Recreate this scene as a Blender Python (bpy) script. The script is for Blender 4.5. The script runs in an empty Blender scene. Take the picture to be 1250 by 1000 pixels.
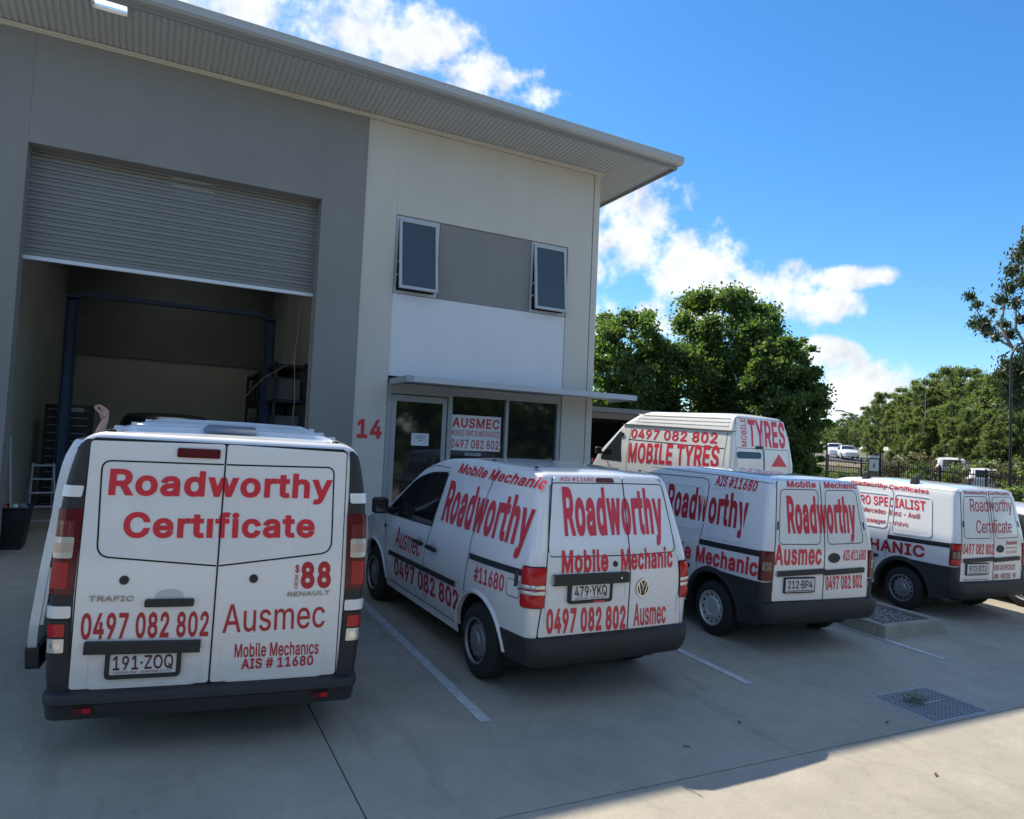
import bpy, bmesh, math, random, json
import numpy as np
from mathutils import Vector, Matrix, noise
from mathutils.geometry import tessellate_polygon
random.seed(7); RNG = np.random.default_rng(7)
SC = bpy.context.scene; COL = SC.collection
V = Vector; PI = math.pi

# ------------------------------------------------------------------ camera
YAW, PITCH, ROLL = 0.4704, 0.0527, 0.0444
CAM = V((0.0, -11.15, 1.728)); FPX = 867.08
def cam_axes():
    cy, sy, cp, sp = math.cos(YAW), math.sin(YAW), math.cos(PITCH), math.sin(PITCH)
    f = V((sy*cp, cy*cp, sp)); r = V((cy, -sy, 0)); u = r.cross(f)
    c, s = math.cos(ROLL), math.sin(ROLL)
    return c*r+s*u, -s*r+c*u, f
cr, cu_, cf = cam_axes()
cd = bpy.data.cameras.new('camera'); cam = bpy.data.objects.new('camera', cd); COL.objects.link(cam)
m = Matrix((cr, cu_, -cf)).transposed().to_4x4(); m.translation = CAM
cam.matrix_world = m
cd.sensor_width = 36; cd.lens = 36*FPX/1250; cd.clip_start = .05; cd.clip_end = 4000
SC.camera = cam

# ------------------------------------------------------------------ light
SUN_EL, SUN_AZ = math.radians(49.1), math.radians(-11)          # azimuth from +y towards +x
sdir = V((math.sin(SUN_AZ)*math.cos(SUN_EL), math.cos(SUN_AZ)*math.cos(SUN_EL), math.sin(SUN_EL)))
sl = bpy.data.lights.new('sun', 'SUN'); sl.energy = 3.6; sl.angle = math.radians(.53); sl.color = (1, .91, .77)
so = bpy.data.objects.new('sun', sl); COL.objects.link(so); so.rotation_euler = sdir.to_track_quat('Z', 'Y').to_euler()
so.location = (0, 0, 60)
SC.view_settings.view_transform = 'Standard'; SC.view_settings.look = 'None'
SC.view_settings.gamma = 1; SC.view_settings.exposure = 1.06; SC.view_settings.use_curve_mapping = False

def N(nt, t, **kw):
    n = nt.nodes.new(t)
    for k, v in kw.items():
        if k == 'ins':
            for i, val in v.items(): n.inputs[i].default_value = val
        else: setattr(n, k, v)
    return n
def world():
    w = bpy.data.worlds.new('World'); SC.world = w; w.use_nodes = True
    nt = w.node_tree; L = nt.links.new; bg = nt.nodes['Background']
    sk = N(nt, 'ShaderNodeTexSky', sky_type='NISHITA', sun_disc=False, sun_elevation=SUN_EL, sun_rotation=SUN_AZ,
           altitude=10, air_density=1.0, dust_density=.25, ozone_density=3.0)
    tn = N(nt, 'ShaderNodeVectorMath', operation='MULTIPLY', ins={1: (.84, .93, 1.0)}); L(sk.outputs[0], tn.inputs[0])
    hs = N(nt, 'ShaderNodeHueSaturation', ins={'Saturation': 1.22, 'Value': .63}); L(tn.outputs[0], hs.inputs['Color'])
    tc = N(nt, 'ShaderNodeTexCoord'); sp = N(nt, 'ShaderNodeSeparateXYZ'); L(tc.outputs['Generated'], sp.inputs[0])
    def M(op, a, b=None, c=None, clamp=False):
        n = N(nt, 'ShaderNodeMath', operation=op, use_clamp=clamp)
        for i, x in enumerate((a, b, c)):
            if x is None: continue
            if isinstance(x, (int, float)): n.inputs[i].default_value = x
            else: L(x, n.inputs[i])
        return n.outputs[0]
    az = M('MULTIPLY', M('ARCTAN2', sp.outputs[0], sp.outputs[1]), 57.2958)
    el = M('MULTIPLY', M('ARCSINE', sp.outputs[2]), 57.2958)
    # ---- cumulus: blobs at their compass bearing and height, broken up by noise
    def noise_(scale, detail, rough, vec=None, dist=0.0):
        n = N(nt, 'ShaderNodeTexNoise', ins={'Scale': scale, 'Detail': detail, 'Roughness': rough, 'Distortion': dist})
        L(vec or tc.outputs['Generated'], n.inputs['Vector']); return n.outputs[0]
    n1 = noise_(11, 9, .58, dist=.25); n2 = noise_(34, 6, .6)
    edge = M('ADD', M('MULTIPLY', M('SUBTRACT', n1, .5), 3.5), M('MULTIPLY', M('SUBTRACT', n2, .5), 1.5))
    blobs = [(34.5, 17.8, 6.0, 5.6), (40, 14.8, 6.0, 3.0), (46, 12.8, 5.6, 2.5), (49.0, 11.6, 4.2, 1.6), (34, 10.6, 9, 2.4), (41, 10.2, 5, 1.3),
             (52.0, 13.3, 3.0, 1.0), (50.8, 7.8, 2.4, 1.3), (54, 5.4, 5.6, 2.3), (58.2, 5.2, 3.0, 1.4), (50, 4.0, 6, 1.3),
             (2, 31.5, 9.5, 6.0), (11, 31.0, 7.0, 4.2), (18, 29.8, 6.0, 2.8), (23.5, 28.2, 5.0, 1.9), (28, 26.6, 3.4, 1.1),
             (26, 19, 8, 5),
             # same cumulus out of view, more of it added to lift and neutralise shade
             (-30, 24, 16, 7), (-70, 18, 18, 7), (-110, 16, 20, 7), (100, 12, 14, 5), (125, 24, 18, 7), (165, 16, 22, 7), (-150, 26, 18, 8), (-45, 12, 18, 4), (84, 5, 8, 2.0),
             (145, 42, 26, 8), (-165, 48, 28, 8), (-100, 38, 20, 7), (100, 40, 18, 7), (-60, 40, 14, 6), (20, 62, 40, 6), (-120, 62, 40, 7), (130, 64, 40, 7)]
    acc = None
    for a, e, sa, se in blobs:
        da = M('DIVIDE', M('SUBTRACT', az, a), sa); de = M('DIVIDE', M('SUBTRACT', el, e), se)
        g = M('SUBTRACT', 1.0, M('ADD', M('MULTIPLY', da, da), M('MULTIPLY', de, de)))
        acc = g if acc is None else M('SMOOTH_MAX', acc, g, .35)
    dens = M('ADD', M('MULTIPLY', M('MAXIMUM', acc, -1.5), .85), edge)
    mask = N(nt, 'ShaderNodeMapRange', interpolation_type='SMOOTHSTEP', ins={1: .0, 2: .82}); L(dens, mask.inputs[0])
    n3 = noise_(20, 5, .55)
    tone = N(nt, 'ShaderNodeMapRange', ins={1: .3, 2: .68, 3: .72, 4: 1.16}); L(n3, tone.inputs[0])
    # thicker core slightly greyer below
    mk = M('MULTIPLY', mask.outputs[0], .93)
    cc = N(nt, 'ShaderNodeVectorMath', operation='SCALE', ins={0: (3.5, 3.58, 3.6)}); L(tone.outputs[0], cc.inputs['Scale'])
    mx = N(nt, 'ShaderNodeMix', data_type='RGBA'); L(mk, mx.inputs[0]); L(hs.outputs[0], mx.inputs[6]); L(cc.outputs[0], mx.inputs[7])
    L(mx.outputs[2], bg.inputs[0]); bg.inputs[1].default_value = .15
world()

# ------------------------------------------------------------------ materials
MATS = {}
def lin(r, g, b):
    f = lambda c: (c/255/12.92 if c/255 <= .04045 else ((c/255+.055)/1.055)**2.4)
    return (f(r), f(g), f(b), 1)
def mat(name, col, rough=.5, metal=0, coat=0, spec=.5, bump=None, var=None, trans=None, emit=None, alpha=None, ior=None, vscale=4.0, subs=None):
    if name in MATS: return MATS[name]
    m = bpy.data.materials.new(name); m.use_nodes = True; nt = m.node_tree; L = nt.links.new
    b = nt.nodes['Principled BSDF']
    col = tuple(col) + ((1,) if len(col) == 3 else ())
    b.inputs['Base Color'].default_value = col; b.inputs['Roughness'].default_value = rough
    b.inputs['Metallic'].default_value = metal; b.inputs['Coat Weight'].default_value = coat
    b.inputs['Coat Roughness'].default_value = .06; b.inputs['Specular IOR Level'].default_value = spec
    if ior: b.inputs['IOR'].default_value = ior
    if trans: b.inputs['Transmission Weight'].default_value = trans
    tc = N(nt, 'ShaderNodeTexCoord')
    if var:                         # (amount, roughness amount): blotchy wear in colour and gloss
        nz = N(nt, 'ShaderNodeTexNoise', ins={'Scale': vscale, 'Detail': 6, 'Roughness': .62}); L(tc.outputs['Object'], nz.inputs['Vector'])
        r = N(nt, 'ShaderNodeMapRange', ins={1: .3, 2: .7, 3: 1-var[0], 4: 1+var[0]*.6}); L(nz.outputs[0], r.inputs[0])
        x = N(nt, 'ShaderNodeVectorMath', operation='SCALE', ins={0: col[:3]}); L(r.outputs[0], x.inputs['Scale']); L(x.outputs[0], b.inputs['Base Color'])
        q = N(nt, 'ShaderNodeMapRange', ins={1: .3, 2: .7, 3: max(0, rough-var[1]), 4: rough+var[1]}); L(nz.outputs[0], q.inputs[0]); L(q.outputs[0], b.inputs['Roughness'])
    if bump:                        # (scale, strength, distance)
        nz = N(nt, 'ShaderNodeTexNoise', ins={'Scale': bump[0], 'Detail': 5, 'Roughness': .6}); L(tc.outputs['Object'], nz.inputs['Vector'])
        bp = N(nt, 'ShaderNodeBump', ins={'Strength': bump[1], 'Distance': bump[2]}); L(nz.outputs[0], bp.inputs['Height']); L(bp.outputs[0], b.inputs['Normal'])
    MATS[name] = m; return m
WHITE = mat('white_paint', (.80, .81, .81), .25, coat=.9, var=(.035, .06), vscale=1.6)
def road_film():                    # dust low on the painted panels, in object space
    nt = WHITE.node_tree; L = nt.links.new; b = nt.nodes['Principled BSDF']
    src = b.inputs['Base Color'].links[0].from_socket
    tc = N(nt, 'ShaderNodeTexCoord'); s = N(nt, 'ShaderNodeSeparateXYZ'); L(tc.outputs['Object'], s.inputs[0])
    nz = N(nt, 'ShaderNodeTexNoise', ins={'Scale': 5.0, 'Detail': 7, 'Roughness': .7}); L(tc.outputs['Object'], nz.inputs[0])
    a = N(nt, 'ShaderNodeMapRange', ins={1: 1.0, 2: .3, 3: 0, 4: .55}); L(s.outputs[2], a.inputs[0])
    mm = N(nt, 'ShaderNodeMath', operation='MULTIPLY'); L(a.outputs[0], mm.inputs[0]); L(nz.outputs[0], mm.inputs[1])
    mx = N(nt, 'ShaderNodeMix', data_type='RGBA', ins={7: (.42, .39, .34, 1)}); L(mm.outputs[0], mx.inputs[0]); L(src, mx.inputs[6]); L(mx.outputs[2], b.inputs['Base Color'])
road_film()
RED = mat('red_vinyl', (.66, .030, .05), .35, coat=.15)
DARKRED = mat('deep_red_vinyl', (.46, .018, .032), .4)
BLACKP = mat('black_plastic', (.022, .024, .027), .55, var=(.25, .08), bump=(180, .25, .002))
GREYP = mat('charcoal_bumper_plastic', (.026, .027, .029), .6, var=(.3, .08), bump=(220, .25, .002), vscale=3)
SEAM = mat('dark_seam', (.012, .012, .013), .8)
RUBBER = mat('tyre_rubber', (.02, .02, .021), .8, bump=(90, .3, .003), var=(.3, .05))
STEEL = mat('steel_wheel', (.27, .28, .29), .45, metal=.6, var=(.15, .1))
HUBCAP = mat('silver_wheel_trim', (.62, .63, .64), .38, metal=.5, var=(.15, .1))
CHROME = mat('chrome', (.62, .63, .65), .18, metal=1)
REDLENS = mat('red_lens', (.50, .012, .022), .18, spec=.3, coat=.25)
DREDLENS = mat('dark_red_lens', (.11, .008, .014), .2, spec=.3, coat=.2)
CLEAR = mat('clear_lens', (.62, .61, .58), .14, metal=.35, coat=1)
PLATE = mat('plate_white', (.68, .68, .66), .45)
MAROON = mat('plate_maroon', (.09, .012, .02), .5)
INK = mat('dark_ink', (.03, .03, .035), .5)
GLASSD = mat('tinted_glass', (.012, .014, .016), .04, spec=.6, coat=.3)
SKIN = mat('skin', (.56, .33, .25), .55, bump=(160, .15, .002), var=(.1, .05), vscale=20)

# ------------------------------------------------------------------ mesh helpers
class MB:
    def __init__(s): s.v = []; s.f = []; s.m = []
    def add(s, vs, fs, mi=0):
        o = len(s.v); s.v += [tuple(p) for p in vs]
        for f in fs: s.f.append(tuple(i+o for i in f)); s.m.append(mi)
        return o
    def box(s, x0, x1, y0, y1, z0, z1, mi=0, M=None):
        p = [V((x, y, z)) for z in (z0, z1) for y in (y0, y1) for x in (x0, x1)]
        if M is not None: p = [M @ q for q in p]
        s.add(p, [(0, 2, 3, 1), (4, 5, 7, 6), (0, 1, 5, 4), (2, 6, 7, 3), (1, 3, 7, 5), (0, 4, 6, 2)], mi)
    def grid(s, P, mi=0, flip=False, close_u=False):
        r, c = len(P), len(P[0]); o = len(s.v)
        for row in P: s.v += [tuple(q) for q in row]
        for i in range(r-1):
            for j in range(c if close_u else c-1):
                k = (j+1) % c
                q = (o+i*c+j, o+i*c+k, o+(i+1)*c+k, o+(i+1)*c+j)
                s.f.append(q[::-1] if flip else q); s.m.append(mi)
        return o
    def tube(s, path, rad, n=8, mi=0, cap=True):
        path = [V(p) for p in path]; rings = []
        rads = rad if isinstance(rad, (list, tuple)) else [rad]*len(path)
        prev = None
        for i, p in enumerate(path):
            t = (path[min(i+1, len(path)-1)]-path[max(i-1, 0)]).normalized()
            a = t.cross(V((0, 0, 1))) if prev is None else prev-t*prev.dot(t)
            if a.length < 1e-4: a = t.cross(V((1, 0, 0)))
            a.normalize(); b = t.cross(a); prev = a
            rings.append([p+(a*math.cos(k*2*PI/n)+b*math.sin(k*2*PI/n))*rads[i] for k in range(n)])
        o = s.grid(rings, mi, close_u=True)
        if cap:
            s.f.append(tuple(o+k for k in range(n))[::-1]); s.m.append(mi)
            s.f.append(tuple(o+(len(path)-1)*n+k for k in range(n))); s.m.append(mi)
    def lathe(s, prof, axis='x', c=(0, 0, 0), n=32, mi=0):
        """prof: (along axis, radius)"""
        rows = []
        for a, r in prof:
            row = []
            for k in range(n):
                t = 2*PI*k/n; u, w = r*math.cos(t), r*math.sin(t)
                row.append((c[0]+a, c[1]+u, c[2]+w) if axis == 'x' else ((c[0]+u, c[1]+a, c[2]+w) if axis == 'y' else (c[0]+u, c[1]+w, c[2]+a)))
            rows.append(row)
        s.grid(rows, mi, close_u=True)
    def build(s, name, mats, parent=None, smooth=40, bevel=0):
        me = bpy.data.meshes.new(name); me.from_pydata(s.v, [], s.f)
        mats = mats if isinstance(mats, (list, tuple)) else [mats]
        for x in mats: me.materials.append(x)
        if len(mats) > 1: me.polygons.foreach_set('material_index', s.m)
        me.validate(); me.update()
        if smooth: me.shade_smooth(); me.set_sharp_from_angle(angle=math.radians(smooth))
        o = bpy.data.objects.new(name, me); COL.objects.link(o)
        if parent is not None: o.parent = parent
        if bevel:
            b = o.modifiers.new('bevel', 'BEVEL'); b.width = bevel; b.segments = 2; b.limit_method = 'ANGLE'; b.angle_limit = math.radians(40); b.harden_normals = True
        return o
def tag(o, label=None, cat=None, group=None, kind=None):
    for k, v in (('label', label), ('category', cat), ('group', group), ('kind', kind)):
        if v: o[k] = v
    return o
def empty(name, label, cat, loc=(0, 0, 0), rz=0, group=None, M=None):
    o = bpy.data.objects.new(name, None); COL.objects.link(o); o.empty_display_size = .2
    if M is not None: o.matrix_world = M
    else: o.location = loc; o.rotation_euler = (0, 0, rz)
    return tag(o, label, cat, group)
def boxobj(name, m, b, parent=None, bevel=.004, M=None):
    k = MB(); k.box(*b, M=M); return k.build(name, m, parent, bevel=bevel)
GA, GB = -0.0062, 0.0417
def plane_z(x, y): return GA*x+GB*y
def ground_matrix(x, y, t=0.0, s=1.0):
    n = V((-GA, -GB, 1)).normalized(); ex = V((math.cos(t), math.sin(t), 0)); ex = (ex-n*n.dot(ex)).normalized(); ey = n.cross(ex)
    M = Matrix((ex, ey, n)).transposed().to_4x4() @ Matrix.Scale(s, 4); M.translation = V((x, y, plane_z(x, y))); return M
def interp(t, pts):
    if t <= pts[0][0]: return pts[0][1]
    for (a, b), (c, d) in zip(pts, pts[1:]):
        if t <= c: return b+(d-b)*(t-a)/(c-a)
    return pts[-1][1]
def smooth_interp(t, pts, w=.06):
    return sum(interp(t+k*w/3, pts) for k in (-3, -2, -1, 0, 1, 2, 3))/7
def roundpoly(P, r, n=5):
    out = []; k = len(P)
    rr = r if isinstance(r, (list, tuple)) else [r]*k
    for i in range(k):
        a, b, c = V(P[i-1]), V(P[i]), V(P[(i+1) % k]); R = rr[i]
        u, w = (a-b), (c-b); R = min(R, u.length*.45, w.length*.45)
        if R < 1e-4: out.append(tuple(b)); continue
        p0, p1 = b+u.normalized()*R, b+w.normalized()*R
        for j in range(n+1):
            t = j/n; q = p0*(1-t)**2+b*2*t*(1-t)+p1*t*t; out.append((q.x, q.y))
    return out
def conform(bm, step):
    vs = [v.co for v in bm.verts]
    if not vs: return
    for ax, st in ((0, step[0]), (1, step[1])):
        lo, hi = min(v[ax] for v in vs), max(v[ax] for v in vs); n = int((hi-lo)/st)
        for i in range(1, n+1):
            co = V((0, 0, 0)); co[ax] = lo+(hi-lo)*i/(n+1); no = V((0, 0, 0)); no[ax] = 1
            bmesh.ops.bisect_plane(bm, geom=bm.verts[:]+bm.edges[:]+bm.faces[:], plane_co=co, plane_no=no)
def patch(name, poly, surf, off, m, parent, step=(.2, .08), thick=0, flip=False, smooth=40):
    """a panel: outline in surface coordinates, laid on surf(a, b, off); thick adds the turned edge"""
    bm = bmesh.new(); vs = [bm.verts.new((a, b, 0)) for a, b in poly]; f = bm.faces.new(vs)
    if f.normal.z < 0: bmesh.ops.reverse_faces(bm, faces=[f])
    bmesh.ops.triangulate(bm, faces=bm.faces[:]); conform(bm, step)
    if thick:
        be = [e for e in bm.edges if e.is_boundary]; r = bmesh.ops.extrude_edge_only(bm, edges=be)
        for q in r['geom']:
            if isinstance(q, bmesh.types.BMVert): q.co.z = -1
    for v in bm.verts: v.co = surf(v.co.x, v.co.y, off if v.co.z > -.5 else off-thick)
    if flip: bmesh.ops.reverse_faces(bm, faces=bm.faces[:])
    me = bpy.data.meshes.new(name); bm.to_mesh(me); bm.free(); me.materials.append(m)
    me.shade_smooth(); me.set_sharp_from_angle(angle=math.radians(smooth))
    o = bpy.data.objects.new(name, me); COL.objects.link(o); o.parent = parent; return o
def chaikin(P, n=3):
    for _ in range(n):
        Q = [P[0]]
        for a, b in zip(P, P[1:]): Q += [(a[0]*.75+b[0]*.25, a[1]*.75+b[1]*.25), (a[0]*.25+b[0]*.75, a[1]*.25+b[1]*.75)]
        P = Q+[P[-1]]
    return P
def densify(P, st, closed=False):
    out = []; n = len(P)
    for i in range(n if closed else n-1):
        a, b = V(P[i]), V(P[(i+1) % n]); k = max(1, int((b-a).length/st))
        out += [a.lerp(b, j/k) for j in range(k)]
    if not closed: out.append(V(P[-1]))
    return out
def ribbon(mb, P, width, surf, off, mi=0, closed=False, st=.06, raised=0):
    Q = densify(P, st, closed); n = len(Q); rows = []
    for i, q in enumerate(Q):
        a = Q[(i-1) % n] if closed else Q[max(0, i-1)]; b = Q[(i+1) % n] if closed else Q[min(n-1, i+1)]
        t = (b-a); t = t.normalized() if t.length > 1e-6 else V((1, 0)); no = V((-t.y, t.x))
        l, r = q+no*width/2, q-no*width/2
        if raised: rows.append([surf(l.x, l.y, off), surf(l.x, l.y, off+raised), surf(r.x, r.y, off+raised), surf(r.x, r.y, off)])
        else: rows.append([surf(l.x, l.y, off), surf(r.x, r.y, off)])
    if closed: rows.append(rows[0])
    mb.grid(rows, mi)

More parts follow.
